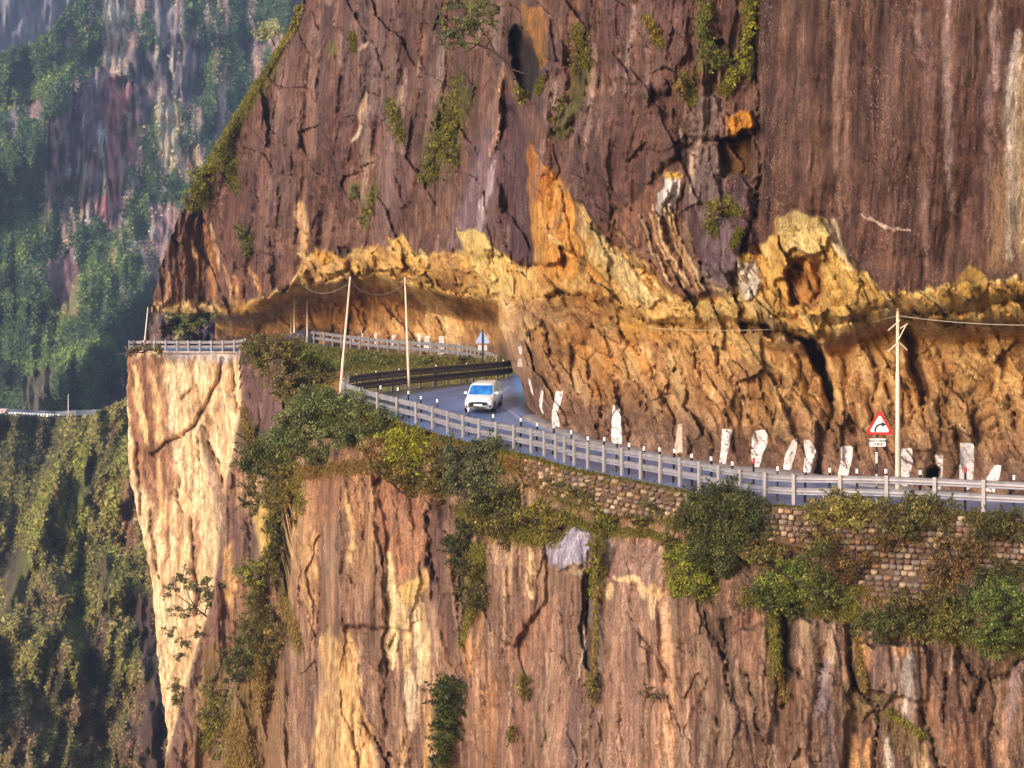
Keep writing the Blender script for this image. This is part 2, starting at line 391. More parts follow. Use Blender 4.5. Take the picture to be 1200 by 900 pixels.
PURP, PURL, PURD = (108, 76, 72), (150, 116, 106), (60, 40, 40)
GOLD, CREAM, ORNG, BRWN = (216, 162, 88), (242, 212, 150), (206, 122, 42), (140, 88, 52)
PALE = (236, 216, 200)
def paint_upper(s):
    px, py, X, Y = s.PX, s.PY, s.X, s.Y
    l1, l2, l4 = K(px, L1), K(px, L2), K(px, L4)
    s.D = D_upper(px, py)
    s.D += 1.5 * np.exp(-((py - l2 - 20) / 13) ** 2) * sm(640, 700, px) + 2.2 * np.exp(-((py - l2 - 12) / 9) ** 2) * sm(600, 560, px) * sm(300, 360, px)
    sc = s.D / 90.0                                              # metres of relief grow where the rock is farther
    e1 = (4 + 5 * sm(560, 640, px)) * fbm(px / 16, py / 16, 4, 91) + 5 * (np.round(gn(px / 9, py * 0, 92) * 2) / 2); up = sm(3, -3, py - l1 + e1); wall = sm(-4, 8, py - l2 + .7 * e1); ceil = np.clip(1 - up - wall, 0, 1)
    lean = px + 0.10 * py
    # --- relief
    colm = ridged(lean / 34 + .4 * fbm(px / 60, py / 120, 2, 3), py / 420, 3, 21)
    fine = fbm(lean / 7, py / 60, 3, 22)
    big = fbm(px / 150, py / 260, 3, 23)
    smooth_r = sm(870, 900, px)                                   # right hand face: smooth, streaked
    wx = px + 5 * fbm(px / 25, py / 25, 3, 31); wy = py + 5 * fbm(px / 25, py / 25, 3, 32)
    th = -0.42; ux = wx * math.cos(th) + wy * math.sin(th); uy = -wx * math.sin(th) + wy * math.cos(th)
    f1, f2, p1, c1 = worley(ux / 24, uy / 66, 1); g1, g2, p2, c2 = worley(ux / 9, uy / 30, 2); h1, h2, p3, c3 = worley(wx / 4.5, wy / 9, 3)
    r_up = -(big * 3.4 + p1 * .8 * (1 - smooth_r) + (colm * 1.05 * (1 - .72 * smooth_r)) + fine * 0.16 + fbm(px / 12, py / 14, 4, 24) * 0.35 * (1 - .8 * smooth_r))
    r_w = -(p1 * 1.1 + p2 * 0.4 + big * 1.4) + 0.10 * sm(.06, 0, f2 - f1) + fbm(px / 6, py / 6, 3, 34) * 0.05
    r_c = -(p1 * 1.2 + p2 * 0.45 + ridged((px * .7 - py * .7) / 24, (px + py) / 160, 2, 36) * 0.5)
    s.D += sc * (up * (r_up - p2 * 0.05) + wall * r_w * (0.35 + .65 * sm(0, 40, py - l2)) * (0.45 + .55 * sm(0, 60, l4 - py)) + ceil * r_c)
    s.up = np.clip(up, .12, 1)
    # --- base colours
    t = 0.5 + (0.46 + .25 * smooth_r) * fbm(lean * (1 - .1 * smooth_r) / 13, py / 210, 4, 61) + 0.34 * fbm(lean / 4.0, py / 80, 3, 62) + 0.25 * fbm(px / 40, py / 40, 3, 63) + .16 * (c3 - .5) * (1 - smooth_r)
    cu = lerp3(t, PURD, PURP, PURL)
    red = np.clip(fbm(px / 70, py / 110, 3, 64) * 1.2 + .1, 0, 1)[:, None]; cu = cu * (1 - .5 * red) + cu * np.array([1.2, .88, .72]) * .5 * red
    t = 0.5 + 0.5 * fbm(ux / 18, uy / 60, 4, 65) + 0.36 * (c2 - .5) + 0.26 * (c1 - .5) + .2 * (c3 - .5) + 0.2 * fbm(px / 5, py / 6, 3, 66)
    cw = lerp3(t, (124, 82, 50), (192, 142, 90), (236, 198, 142)); cw = cw * (1 + .30 * sm(640, 590, px))[:, None]  # wall colour lightened left of the bend to offset the overhang's shade
    yel = np.clip(fbm(px / 60, py / 35, 3, 67) * 1.6, 0, 1)[:, None] * sm(70, 200, l4 - py)[:, None]
    cw = cw * (1 - .5 * yel) + lin((212, 158, 74)) * .5 * yel * (0.6 + .6 * t[:, None])
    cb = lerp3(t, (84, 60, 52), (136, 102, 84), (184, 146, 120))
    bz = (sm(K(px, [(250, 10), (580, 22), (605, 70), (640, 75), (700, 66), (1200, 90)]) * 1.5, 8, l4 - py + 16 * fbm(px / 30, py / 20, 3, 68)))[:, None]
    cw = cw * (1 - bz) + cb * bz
    t = 0.5 + 0.6 * fbm((px * .7 - py * .7) / 9, (px + py) / 90, 4, 69) + 0.35 * (c1 - .5) + .2 * (c2 - .5)
    cc = lerp3(t, (180, 122, 58), (238, 190, 112), (252, 228, 170))
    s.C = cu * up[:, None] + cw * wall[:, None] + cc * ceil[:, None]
    s.C *= 1 + (up[:, None] * np.array([[.06, .05, -.10]]) * 1.0)
    vt = sm(600, 560, px) * wall; s.C *= (1 + vt * (.55 * fbm(px / 3.2, py / 16, 3, 93) + .35 * fbm(px / 12, py / 14, 3, 94)))[:, None]
    P, ST = s.poly, s.stroke
    # ----- left hanging block (x 178-345): brown streaks and cream
    P([(178,362),(190,300),(214,250),(300,250),(345,318),(300,352),(252,364)], (128,92,80), .8, 8, mix=(82,56,50))
    for x0, y0, x1, y1, w_, c in ((226,270,230,362,3,(226,178,128)),(240,262,252,355,5,(208,150,104)),(212,290,205,360,3,(190,140,108)),(247,265,256,320,3,(240,200,160)),(262,310,272,360,2.5,(214,170,130)),(275,330,280,362,3,(220,170,120)),(292,312,305,345,4,(216,164,110)),(198,320,192,362,3,(205,160,125)),(233,300,238,362,2,(90,60,52)),(285,300,283,355,4,(80,56,50))):
        ST([(x0,y0),((x0+x1)/2+2,(y0+y1)/2),(x1,y1)], w_, c, .85, 0.1, mix=BRWN)
    P([(180,360),(215,354),(256,360),(256,368),(180,368)], (232,196,140), .8, 3)
    # broad darker and lighter streaks of the upper left face
    for x0, x1, y0, y1, w_, c, a in ((352,356,240,292,4,(222,176,130),.95),(300,310,150,330,16,(132,96,88),.6),(330,322,60,250,14,(140,104,96),.5),(372,366,40,180,5,(150,116,104),.7),(385,372,0,170,8,(86,62,64),.6),(405,395,30,220,7,(92,66,66),.6),(440,436,0,130,6,(160,128,118),.55),(428,424,0,160,3,(70,48,50),.8),(470,462,0,110,3,(76,54,56),.7),(452,450,100,290,12,(140,106,106),.5),(505,520,80,130,5,(164,130,112),.5),(586,575,90,150,5,(190,142,118),.8),(575,540,150,285,10,(148,118,128),.65),(560,530,190,290,4,(178,150,156),.6),(292,288,180,300,9,(76,50,48),.6),(272,268,200,300,10,(120,76,64),.6),(315,322,130,210,4,(84,56,54),.7)):
        ST([(x0,y0),(x0*.5+x1*.5+3,(y0+y1)/2),(x1,y1)], w_, c, a, 0, 5)
    # central gully
    P([(588,120),(604,128),(618,170),(622,240),(628,310),(600,318),(592,250),(580,200)], (88,58,60), .75, 5, dep=-1.6)
    P([(600,40),(612,38),(626,70),(632,100),(615,112),(603,85)], (52,38,38), .9, 3, dep=-2.2)
    P([(615,22),(640,18),(640,55),(632,82),(622,60),(612,50)], (170,112,52), .9, 3, mix=(214,160,80), dep=.6)
    # orange and cream fracture scars of the centre
    P([(615,163),(632,185),(655,208),(672,232),(676,270),(692,305),(720,345),(650,352),(628,318),(624,270),(620,215)], (206,134,52), .95, 2.5, mix=(224,168,92), dep=-.5)
    P([(616,165),(630,185),(648,210),(636,238),(624,230)], (196,112,36), .8, 3, mix=(150,82,30))
    P([(674,236),(688,250),(700,268),(722,290),(760,330),(800,372),(760,376),(716,340),(694,305),(678,272)], (240,204,140), .95, 2.5, mix=(206,152,84), dep=.4)
    P([(700,262),(735,245),(772,205),(800,200),(800,250),(815,300),(830,340),(800,352),(760,322),(722,288)], (156,106,76), .9, 3, mix=(120,80,64), dep=.5)
    P([(771,218),(780,206),(796,206),(798,232),(790,250),(776,264),(768,240)], (226,208,204), .8, 5, mix=(170,130,110))
    for a, b, w_ in (((742,262),(800,350),3),((752,280),(776,318),3),((722,272),(760,322),2.5),((800,260),(822,330),3)): ST([a, b], w_, (226,180,130), .8, .15)
    P([(535,272),(556,266),(575,290),(592,310),(575,316),(560,330),(545,300)], (244,210,132), .95, 2.5, mix=(222,178,96), dep=.5)
    P([(452,278),(470,275),(486,300),(500,315),(488,324),(470,306)], (228,178,96), .85, 3, dep=.4)
    P([(410,296),(452,290),(470,310),(500,322),(545,338),(500,338),(440,318),(400,322),(352,330),(348,312),(380,304)], (206,156,84), .75, 4, mix=(150,98,50))
    P([(348,335),(380,330),(376,350),(350,352)], (240,206,170), .8, 4, mix=(200,140,90))
    P([(575,316),(600,318),(640,330),(640,350),(590,346),(560,334)], (206,156,88), .8, 4, mix=(170,118,62))
    ST([(596,262),(598,300)], 2, (220,190,160), .9)
    P([(628,318),(690,310),(722,345),(760,378),(800,384),(770,400),(700,372),(640,350)], (200,146,70), .7, 8, mix=(150,98,46))
    # purple column left of the far right face
    P([(820,195),(880,190),(884,300),(862,345),(820,352),(806,300),(800,240)], (104,76,76), .85, 5, mix=(78,54,56), dep=.7)
    P([(842,160),(884,158),(882,205),(846,210)], (120,84,52), .9, 3, mix=(80,54,40), dep=-1.4)
    P([(848,134),(880,128),(884,148),(866,158),(850,156)], (232,160,60), 1, 1.8, mix=(206,124,36), dep=1.8)
    P([(806,176),(836,160),(846,200),(834,206),(820,192),(806,205)], (150,116,90), .85, 3, mix=(96,72,62), dep=.4)
    P([(866,305),(888,302),(890,335),(876,352),(866,348)], (240,214,190), .95, 2, dep=.2)
    P([(862,352),(872,330),(892,330),(902,350),(926,368),(890,378),(866,372)], (222,176,100), .95, 3, mix=(196,146,76), dep=.6)
    for k in range(26):                                              # big angular plates of the undercut beyond the bend
        x = 350 + (k * 53) % 250; y = K(x, L1) + 6 + (k * 17) % 26; a_ = 8 + (k * 7) % 12
        P([(x, y), (x + a_, y - 5 + k % 5), (x + a_ * 1.9, y + 7), (x + a_ * 1.5, y + 14), (x + a_ * .5, y + 10)], ((246,206,130),(206,146,76),(236,186,108),(156,104,56))[k % 4], .8, 1.6, dep=(.8, .2, .5, -.8)[k % 4], mix=((226,176,100),(170,116,62),(210,156,84),(130,84,46))[k % 4])
    # golden arch scar at x 905-1040
    P([(908,258),(930,250),(968,254),(984,290),(1008,322),(1040,352),(1034,372),(1000,372),(960,372),(925,368),(908,335),(902,300)], (226,178,100), .97, 2.5, mix=(198,146,76), dep=.5)
    P([(920,318),(940,300),(958,310),(964,340),(952,362),(926,358)], (170,112,58), .85, 3, mix=(128,80,46), dep=-1.3)
    P([(966,256),(978,254),(990,296),(1000,318),(992,320),(976,290)], (236,204,160), .9, 2)
    P([(1122,326),(1140,310),(1160,330),(1205,322),(1262,318),(1262,352),(1180,350),(1120,362),(1098,352)], (212,164,84), .85, 4, mix=(170,120,60))
    # near right face: long vertical streaks
    for x, y0, y1, w_, c, a in ((980,0,250,3,(176,138,124),.6),(990,60,260,4,(158,120,110),.5),(1110,0,245,3.5,(186,154,150),.75),(1075,0,70,2.5,(170,134,126),.7),(1085,20,200,7,(146,108,102),.6),(1042,0,260,8,(146,108,104),.45),(1008,0,230,8,(74,50,48),.55),(1060,40,300,6,(84,58,56),.5),(1128,0,300,9,(92,62,62),.45),(1146,0,300,4,(70,46,48),.6),(1165,0,100,4,(190,160,158),.65),(1158,90,290,6,(150,118,118),.6),(940,30,200,6,(156,118,104),.45),(950,80,320,5,(130,88,76),.5),(918,0,260,6,(130,92,82),.5),(900,0,260,5,(76,52,50),.5),(1083,200,320,3,(168,132,120),.6),(1025,60,330,5,(96,66,62),.5),(1098,120,330,6,(100,68,64),.5),(1136,200,345,6,(110,78,74),.5)):
        ST([(x,y0),(x+1,(y0*.5+y1*.5)),(x+3,y1)], w_, c, a, 0, 4)
    P([(1180,110),(1200,60),(1262,60),(1262,318),(1200,318),(1182,250)], (222,194,160), .8, 9, mix=(176,140,108))
    ST([(1192,40),(1184,120),(1182,300)], 6, (226,206,196), .7, 0, 5)
    P([(1160,200),(1182,180),(1186,315),(1158,315)], (158,124,92), .7, 8)
    ST([(1010,254),(1030,258),(1038,264),(1065,270)], 1.6, (226,192,176), .95, .05)
    ST([(912,252),(925,245),(985,250),(1010,254)], 1.3, (70,44,40), .8, -.25)
    ST([(1000,180),(1040,200)], 1, (70,46,44), .7, -.2); ST([(1095,235),(1130,262)], 1, (70,46,44), .7, -.2)
    # fold at the left edge of the near right face
    ST([(888,-40),(886,60),(888,130),(890,200),(884,250),(868,300)], 4, (60,40,38), .7, -1.6, 2)
    for i0 in range(60):                                             # small pale scratches
        x = 290 + (i0 * 97) % 600; y = (i0 * 53) % 280
        if 600 < x < 640: continue
        ST([(x, y), (x - 3, y + 10 + (i0 * 7) % 22)], 1.2, (170,136,124), .6)
    # sharp cracks in the upper face 
    for pts, w_, d_ in (([(424,0),(432,60),(420,140),(405,200)],2,.7),([(470,20),(480,90),(470,150)],1.6,.5),([(318,110),(330,190),(315,260),(318,320)],2.4,.8),([(380,40),(372,120),(378,170)],2,.7),([(360,90),(352,150),(346,230)],1.8,.5),([(512,90),(516,150)],3,.8),([(540,230),(520,290)],3,.7),([(690,60),(672,120),(665,180)],3,.9),([(690,130),(676,190),(690,240)],2,.5),([(780,90),(790,130),(806,175)],2.4,.8),([(800,100),(830,96)],2,.5),([(805,165),(845,160),(884,160)],2.6,1.0),([(720,230),(740,250)],2,.4),([(760,100),(772,140)],3,.7),([(300,190),(296,260)],5,1.2),([(565,20),(575,70),(592,120)],2.5,.8)):
        ST(pts, w_, (62,42,40), .7, -d_, 1.5)
    # creases under the overhang and fissures of the cutting
    for pts, w_, d_ in (([(345,334),(370,331),(400,327),(415,305),(440,318),(480,331),(510,334),(540,345),(580,350),(620,352),(650,345)],2.6,1.2),([(300,360),(330,346),(360,352)],2.2,.8),([(590,352),(620,362),(640,385),(646,420)],3.2,1.6),([(640,345),(690,348),(720,356),(760,378),(800,385)],3,1.3),([(700,350),(712,366),(730,392),(746,410)],4,1.5),([(868,378),(905,384),(940,392),(955,400)],4.5,2.0),([(935,392),(950,404),(960,424),(970,450),(974,475),(968,520),(962,552)],4.2,1.8),([(945,398),(962,398)],5,1.8),([(1050,378),(1066,405),(1075,440),(1080,470),(1086,500)],4,1.3),([(1040,360),(1000,376),(960,380)],3,1.0),([(1060,372),(1120,366),(1200,352),(1262,350)],3.5,1.4),([(826,382),(834,392),(842,396)],4,1.2),([(1100,380),(1150,384),(1200,378)],2.5,.9),([(1140,520),(1146,500),(1160,490)],3,.8),([(1090,560),(1096,530)],7,1.3),([(612,372),(622,400),(618,440)],2.5,1.0),([(770,400),(790,430),(780,470)],3,.9),([(835,400),(850,440),(880,470)],2.6,.8),([(355,370),(352,398)],3,.9),([(423,340),(428,380),(420,402)],4,1.5),([(300,372),(306,392)],4,1.2),([(1010,400),(1030,440),(1020,480)],2.4,.7),([(690,440),(712,470),(700,500)],2.6,.8),([(745,450),(760,470)],2.2,.6),([(1120,440),(1100,480),(1105,520)],2.4,.8),([(1170,420),(1160,460)],2,.6)):
        ST(pts, w_, (84,52,36), .6, -d_ * (1.6 if pts[0][0] < 600 else 1), 2)
    for pts, c in (([(700,395),(716,430),(700,452)],(200,128,52)),([(735,402),(760,430)],(210,140,60)),([(958,400),(975,440),(985,480)],(222,178,118)),([(836,402),(866,404),(900,420)],(206,156,92)),([(1120,400),(1150,430),(1130,460)],(210,170,112)),([(1085,390),(1120,395)],(216,172,90)),([(900,400),(930,430),(940,470)],(200,150,90)),([(1010,480),(1024,512)],(222,178,124)),([(805,372),(860,390)],(212,166,96)),([(662,440),(655,500)],(176,132,106))):
        ST(pts, 7, c, .55, .25, 6)
    P([(726,384),(746,382),(752,402),(735,410)], (210,146,48), .6, 6)
    P([(862,448),(876,444),(876,458),(866,460)], (226,178,140), .9, 2.5)
    P([(676,300),(688,300),(686,326),(678,326)], (86,72,34), .8, 3)
    P([(930,390),(950,394),(962,408),(972,440),(978,470),(972,474),(964,450),(954,424),(942,404)], (70,44,36), .8, 2, dep=-2.2)
    P([(958,500),(968,506),(962,548),(966,562),(952,562),(956,530)], (88,62,54), .7, 3, dep=-1.2)
    P([(1056,378),(1070,384),(1082,430),(1090,470),(1080,474),(1070,440),(1060,410)], (104,66,44), .7, 3, dep=-1.3)
    P([(1084,552),(1098,548),(1104,566),(1098,572),(1082,572)], (50,34,30), .9, 2, dep=-1.6)
    P([(640,345),(700,350),(716,362),(708,372),(680,362),(650,360)], (120,78,44), .6, 3, dep=-1.0)
    P([(868,378),(900,380),(932,392),(930,400),(900,394),(872,388)], (96,60,38), .7, 2.5, dep=-1.4)
    for k in range(46):                                              # diagonal fracture ribs of the golden undercut
        x = 640 + (k * 61) % 250; y = 268 + (k * 37) % 100 + (x - 640) * .12; L_ = 22 + (k * 13) % 30
        ST([(x, y), (x + L_ * .45, y + L_ * .6), (x + L_ * .8, y + L_ * 1.0)], 2.2 + (k % 3), ((244,210,150),(196,138,70),(228,180,104),(150,100,58))[k % 4], .6, (.25, -.5, .2, -.6)[k % 4], 2)
    for k in range(40):                                              # vertical joints and pale chips of the cave wall
        x = 256 + (k * 89) % 345; y = 358 + (k * 23) % 30; ST([(x, y), (x + (k % 3) - 1, y + 8 + k % 10)], 1.8, ((110,66,38),(236,186,120),(140,86,48))[k % 3], .6, (-.5, .1, -.3)[k % 3], 1.2)
    for k in range(30):                                              # the same on the far side of the bend
        x = 350 + (k * 47) % 250; y = 292 + (k * 31) % 44; L_ = 14 + (k * 13) % 20
        ST([(x, y), (x + L_ * .6, y + L_ * .6), (x + L_, y + L_ * .95)], 2 + (k % 2), ((244,208,140),(170,116,60),(228,176,92))[k % 3], .6, (.3, -.8, .2)[k % 3], 2)
    for k in range(70):                                              # short dark joints of the cutting
        x = 640 + (k * 83) % 600; y = 395 + (k * 59) % 130; L_ = 8 + (k * 17) % 22
        if y < K(x, L4) - 14: ST([(x, y), (x + 1 + (k % 5) * 1.2, y + L_ * .5), (x + (k % 7) - 1, y + L_)], 2.4, (84,50,34), .8, -.9, 1.2)
    for pts, c in (([(690,345),(760,370),(850,372),(905,398),(880,420),(800,402),(720,386)], (222,174,96)),([(1060,372),(1200,352),(1262,352),(1262,430),(1180,420),(1100,400)], (204,158,92)),([(820,420),(900,412),(930,470),(900,520),(850,500)], (198,146,86)),([(650,360),(700,372),(740,420),(720,470),(670,440)], (190,128,66)),([(1100,420),(1180,430),(1190,500),(1120,490)], (200,154,96))):
        P(pts, c, .45, 16, mix=tuple(int(v * .75) for v in c))
    # folds and stained faces of the upper cliff
    for pts, c, a, dz in (([(330,60),(352,40),(350,150),(330,300),(302,330),(300,200)], (124,92,88), .5, .8),([(400,-20),(470,-40),(466,110),(440,150),(404,140)], (124,98,98), .5, .9),([(470,100),(520,60),(520,100),(500,180),(470,260),(440,290),(450,180)], (118,88,88), .45, .6),([(560,150),(590,110),(598,220),(572,300),(520,296),(540,220)], (134,104,110), .5, 1.1),([(640,150),(680,120),(760,100),(800,170),(740,240),(700,262),(672,232)], (112,80,78), .5, 1.0),([(700,-20),(800,-40),(806,60),(780,110),(720,90)], (118,86,86), .45, .7),([(640,40),(662,60),(668,140),(640,160),(628,120)], (136,108,108), .45, .9),([(806,120),(846,112),(842,158),(806,172)], (140,118,116), .55, .5),([(740,236),(700,262),(760,322),(790,300)], (150,104,74), .5, .3),([(300,200),(262,180),(240,240),(262,300),(300,320)], (108,74,70), .4, .7)):
        P(pts, c, a, 5, mix=tuple(int(v * .72) for v in c), dep=dz * 1.2)
    for k in range(60):                                              # black seepage and pale wash, upper left and centre
        x = 290 + (k * 79) % 570; y = -30 + (k * 43) % 230; L_ = 30 + (k * 29) % 90
        if y > K(x, [(290,150),(340,40),(390,-40)]): ST([(x, y), (x - 3, y + L_ * .5), (x - 8, y + L_)], 2 + k % 4, ((58,38,40),(164,130,122),(70,48,48),(146,104,92),(186,156,146))[k % 5], .45, (-.12, .1, -.08, .1, .05)[k % 5], 3)
    # the central gully, its pale left edge, and the crisp broken plates along the undercut
    P([(590,96),(606,120),(618,168),(622,240),(624,300),(600,304),(584,262),(588,190),(584,130)], (76,50,54), .85, 4, dep=-1.5, mix=(100,70,74))
    P([(596,36),(612,30),(628,62),(634,96),(622,116),(604,96),(598,60)], (48,34,34), .9, 2, dep=-2.0)
    P([(612,8),(640,6),(642,50),(634,80),(624,56),(614,40)], (176,118,58), .85, 2, mix=(120,84,56))
    for a, b, w_, c in (((588,70),(584,140),3,(214,160,130)),((584,140),(574,180),3,(196,150,130)),((578,190),(566,250),5,(186,160,166)),((574,215),(552,286),4,(200,178,184)),((560,200),(540,270),6,(142,112,120)),((420,60),(432,50),2.5,(190,160,140)),((428,110),(422,150),3,(214,176,140)),((424,150),(412,168),2,(226,200,180)),((396,40),(400,90),3,(150,118,112)),((472,100),(462,140),3,(170,136,110))):
        ST([a, ((a[0]+b[0])/2+1, (a[1]+b[1])/2), b], w_, c, .8, .1, 1.5)
    P([(452,60),(470,68),(466,96),(450,92),(440,78)], (140,112,100), .6, 3, dep=.5)
    P([(534,272),(556,266),(574,282),(592,308),(604,330),(600,346),(580,344),(566,328),(552,306)], (244,214,140), .95, 1.4, mix=(220,176,100), dep=1.0)
    for k in range(6): ST([(546+k*8, 278+k*5), (558+k*8, 308+k*6), (566+k*6, 330+k*3)], 1.6, (176,122,66), .7, -.5, 1)
    P([(405,300),(424,288),(450,300),(462,322),(436,316),(418,318)], (236,192,116), .9, 1.4, mix=(200,148,86), dep=.8)
    P([(456,280),(472,276),(488,300),(506,318),(492,326),(472,306)], (240,196,112), .9, 1.4, mix=(206,156,86), dep=.8)
    P([(496,300),(528,296),(552,318),(560,342),(530,330),(508,316)], (214,164,98), .9, 1.4, mix=(168,118,70), dep=.5)
    P([(352,304),(396,300),(404,318),(372,326),(350,322)], (226,186,122), .85, 1.4, mix=(186,138,86), dep=.5)
    P([(366,296),(380,290),(392,300),(384,310),(372,308)], (206,150,60), .9, 1.4, dep=.5); P([(396,290),(412,296),(404,306),(398,300)], (60,42,36), .9, 1.4, dep=-1)
    P([(350,334),(392,328),(410,336),(404,352),(352,350)], (236,196,146), .8, 2, mix=(196,146,96), dep=.3)
    P([(600,318),(640,336),(690,318),(700,338),(650,356),(606,350)], (226,184,112), .85, 2, mix=(176,124,68), dep=.3)
    # brown dome with ribs, white scars, right of the orange fracture
    P([(716,258),(744,240),(768,212),(786,204),(792,214),(776,238),(776,262),(790,292),(808,322),(826,344),(800,352),(768,322),(742,290)], (150,104,80), .9, 1.8, mix=(116,80,68), dep=.8)
    P([(770,222),(780,210),(796,208),(798,228),(788,244),(778,258),(770,246)], (240,226,222), .95, 1.4, dep=.2); P([(778,206),(792,202),(798,208),(786,212)], (220,176,80), .9, 1.4)
    for k in range(7): ST([(750 + k * 5, 252 - k * 3), (764 + k * 6, 290), (788 + k * 6, 334 + k)], 2.2, ((236,196,150),(110,74,60),(226,180,128))[k % 3], .75, (.35, -.6, .3)[k % 3], 1.2)
    P([(800,180),(822,170),(842,168),(842,250),(826,262),(806,240)], (104,80,78), .8, 2, mix=(150,126,120), dep=.4)
    ST([(812,176),(810,220)], 3, (210,180,160), .7, .1, 2); ST([(800,196),(802,170),(796,150)], 2, (222,196,184), .6)
    P([(846,160),(882,158),(880,204),(848,206)], (128,88,50), .9, 1.4, mix=(84,56,42), dep=-1.0)
    P([(822,262),(848,250),(866,270),(868,304),(850,340),(826,330)], (92,70,78), .85, 2.5, mix=(126,104,110), dep=.8)
    P([(866,306),(884,304),(892,322),(886,346),(874,352),(868,336)], (240,222,206), .95, 1.4, dep=.4); P([(866,298),(884,296),(884,308),(868,308)], (206,164,70), .9, 1.4)
    P([(912,256),(930,250),(962,254),(972,276),(966,298),(946,298),(934,288),(918,296),(908,276)], (232,204,142), .95, 1.6, mix=(206,170,104), dep=.7)
    P([(924,300),(946,300),(962,308),(966,340),(960,366),(930,360),(922,330)], (178,122,70), .85, 2.2, mix=(206,152,88), dep=-.4)
    P([(962,300),(980,296),(1002,326),(1026,352),(1000,370),(966,368)], (230,190,110), .9, 1.6, mix=(196,150,84), dep=.4)
    ST([(956,312),(962,340),(950,362)], 2.4, (120,78,44), .8, -.8)
    for pts, c in (([(690,262),(712,282),(742,316),(776,354),(756,362),(722,330),(698,296)], (240,206,142)),([(800,352),(850,358),(866,372),(830,376),(806,366)], (226,190,116)),([(1124,318),(1140,308),(1160,330),(1150,352),(1126,346)], (214,168,88)),([(1160,334),(1200,326),(1262,326),(1262,344),(1190,348)], (200,150,76))):
        P(pts, c, .85, 1.5, mix=tuple(int(v * .82) for v in c), dep=.5)
    # moss and dry grass staining on ledges
    MOS = ((500,190,540,95,16),(556,100,500,215,12),(240,205,270,170,9),(225,235,245,225,14),(250,195,330,60,5),(875,-20,882,90,8),(865,60,820,80,10),(690,60,672,130,9),(668,130,655,160,6),(455,120,470,160,9),(440,215,425,260,7),(413,225,420,215,5),(282,270,290,295,7),(825,10,822,40,7),(765,40,770,45,8),(540,-10,570,10,14),(607,105,616,112,6),(835,245,860,235,10),(388,48,390,60,6))
    for x0,y0,x1,y1,w_ in MOS: ST([(x0,y0),(x1,y1)], w_, (112,108,34), .7, .3, 5, mix=(70,74,28))
    s.C *= (1 - .24 * smooth_r * up * sm(1262, 1150, px) - .06 * up)[:, None]
    s.C *= 1.0 + 0.12 * fbm(px / 3.2, py / 5, 2, 90)[:, None]
cliff_face = build_upper(); tag(cliff_face, kind='structure')
# ================================================================== ROAD
OUT = [(24,78,-7.8),(15.6,82.8,-7.75),(10.7,85.7,-7.85),(7.4,90.5,-7.55),(3.35,96.8,-7.2),(1.6,101.7,-7.0),(-2.4,109,-6.6),(-5.2,114,-6.1),(-8.4,118,-5.5),(-10.0,121.5,-4.95),(-6.5,129.7,-4.65),(-2.3,138.7,-4.5),(-.1,144.6,-4.4),(-1.0,153,-4.25),(-2.8,165,-3.85),(-6,179,-3.65),(-11.8,189,-3.4),(-16.4,197,-3.05),(-20.3,203,-2.75),(-25.9,206,-3.1),(-28,206.5,-3.7),(-37.6,207,-3.75),(-40.5,212,-3.9),(-42,222,-4.2)]
INPX = [(1330,592,88),(1060,573,91.5),(925,554,95),(845,546,98),(728,524,105.5),(680,512,108.5),(632,491,113.5),(621,481,116.5),(617.5,473,118.5),(616,466,121),(614.5,456,128),(613,447,136),(612,441,143),(611,436,152),(600,430,166),(565,424,178),(517,418,189),(470,413,196),(440,411,200),(400,405,207),(360,402,213),(300,405,221),(235,408,228),(200,408,236)]
INN = [tuple(W(a, b, c)) for a, b, c in INPX]
def resample(P, n):
    P = np.array(P, float)
    # Catmull-Rom through the points, n samples per span
    Q = []
    for i in range(len(P) - 1):
        p0, p1, p2, p3 = P[max(i - 1, 0)], P[i], P[i + 1], P[min(i + 2, len(P) - 1)]
        for k in range(n):
            t = k / n; Q.append(.5 * (2 * p1 + (p2 - p0) * t + (2 * p0 - 5 * p1 + 4 * p2 - p3) * t * t + (3 * p1 - p0 - 3 * p2 + p3) * t ** 3))
    Q.append(P[-1]); return np.array(Q)
OS = resample(OUT, 8); IS = resample(INN, 8)
def outward(Q):
    T = np.gradient(Q[:, :2], axis=0); T /= np.linalg.norm(T, axis=1)[:, None] + 1e-9
    return np.stack([-T[:, 1], T[:, 0], T[:, 0] * 0], 1)
NO = outward(OS)            # the path runs right to left, so this points to the cliff's inside; negate for the valley side
side = np.sign(np.sum(NO * (IS - OS), 1))[:, None]; VAL = -NO * np.where(side == 0, 1, side)
OX = OS + VAL * 0.45
T = np.linspace(0, 1, 25)[None, :, None]
R = OX[:, None, :] * (1 - T) + (IS + (IS - OX) / np.linalg.norm(IS - OX, axis=1)[:, None] * 1.0)[:, None, :] * T
R[:, :, 2] += 0.02 * gn(R[:, :, 0] / 2, R[:, :, 1] / 2, 4)
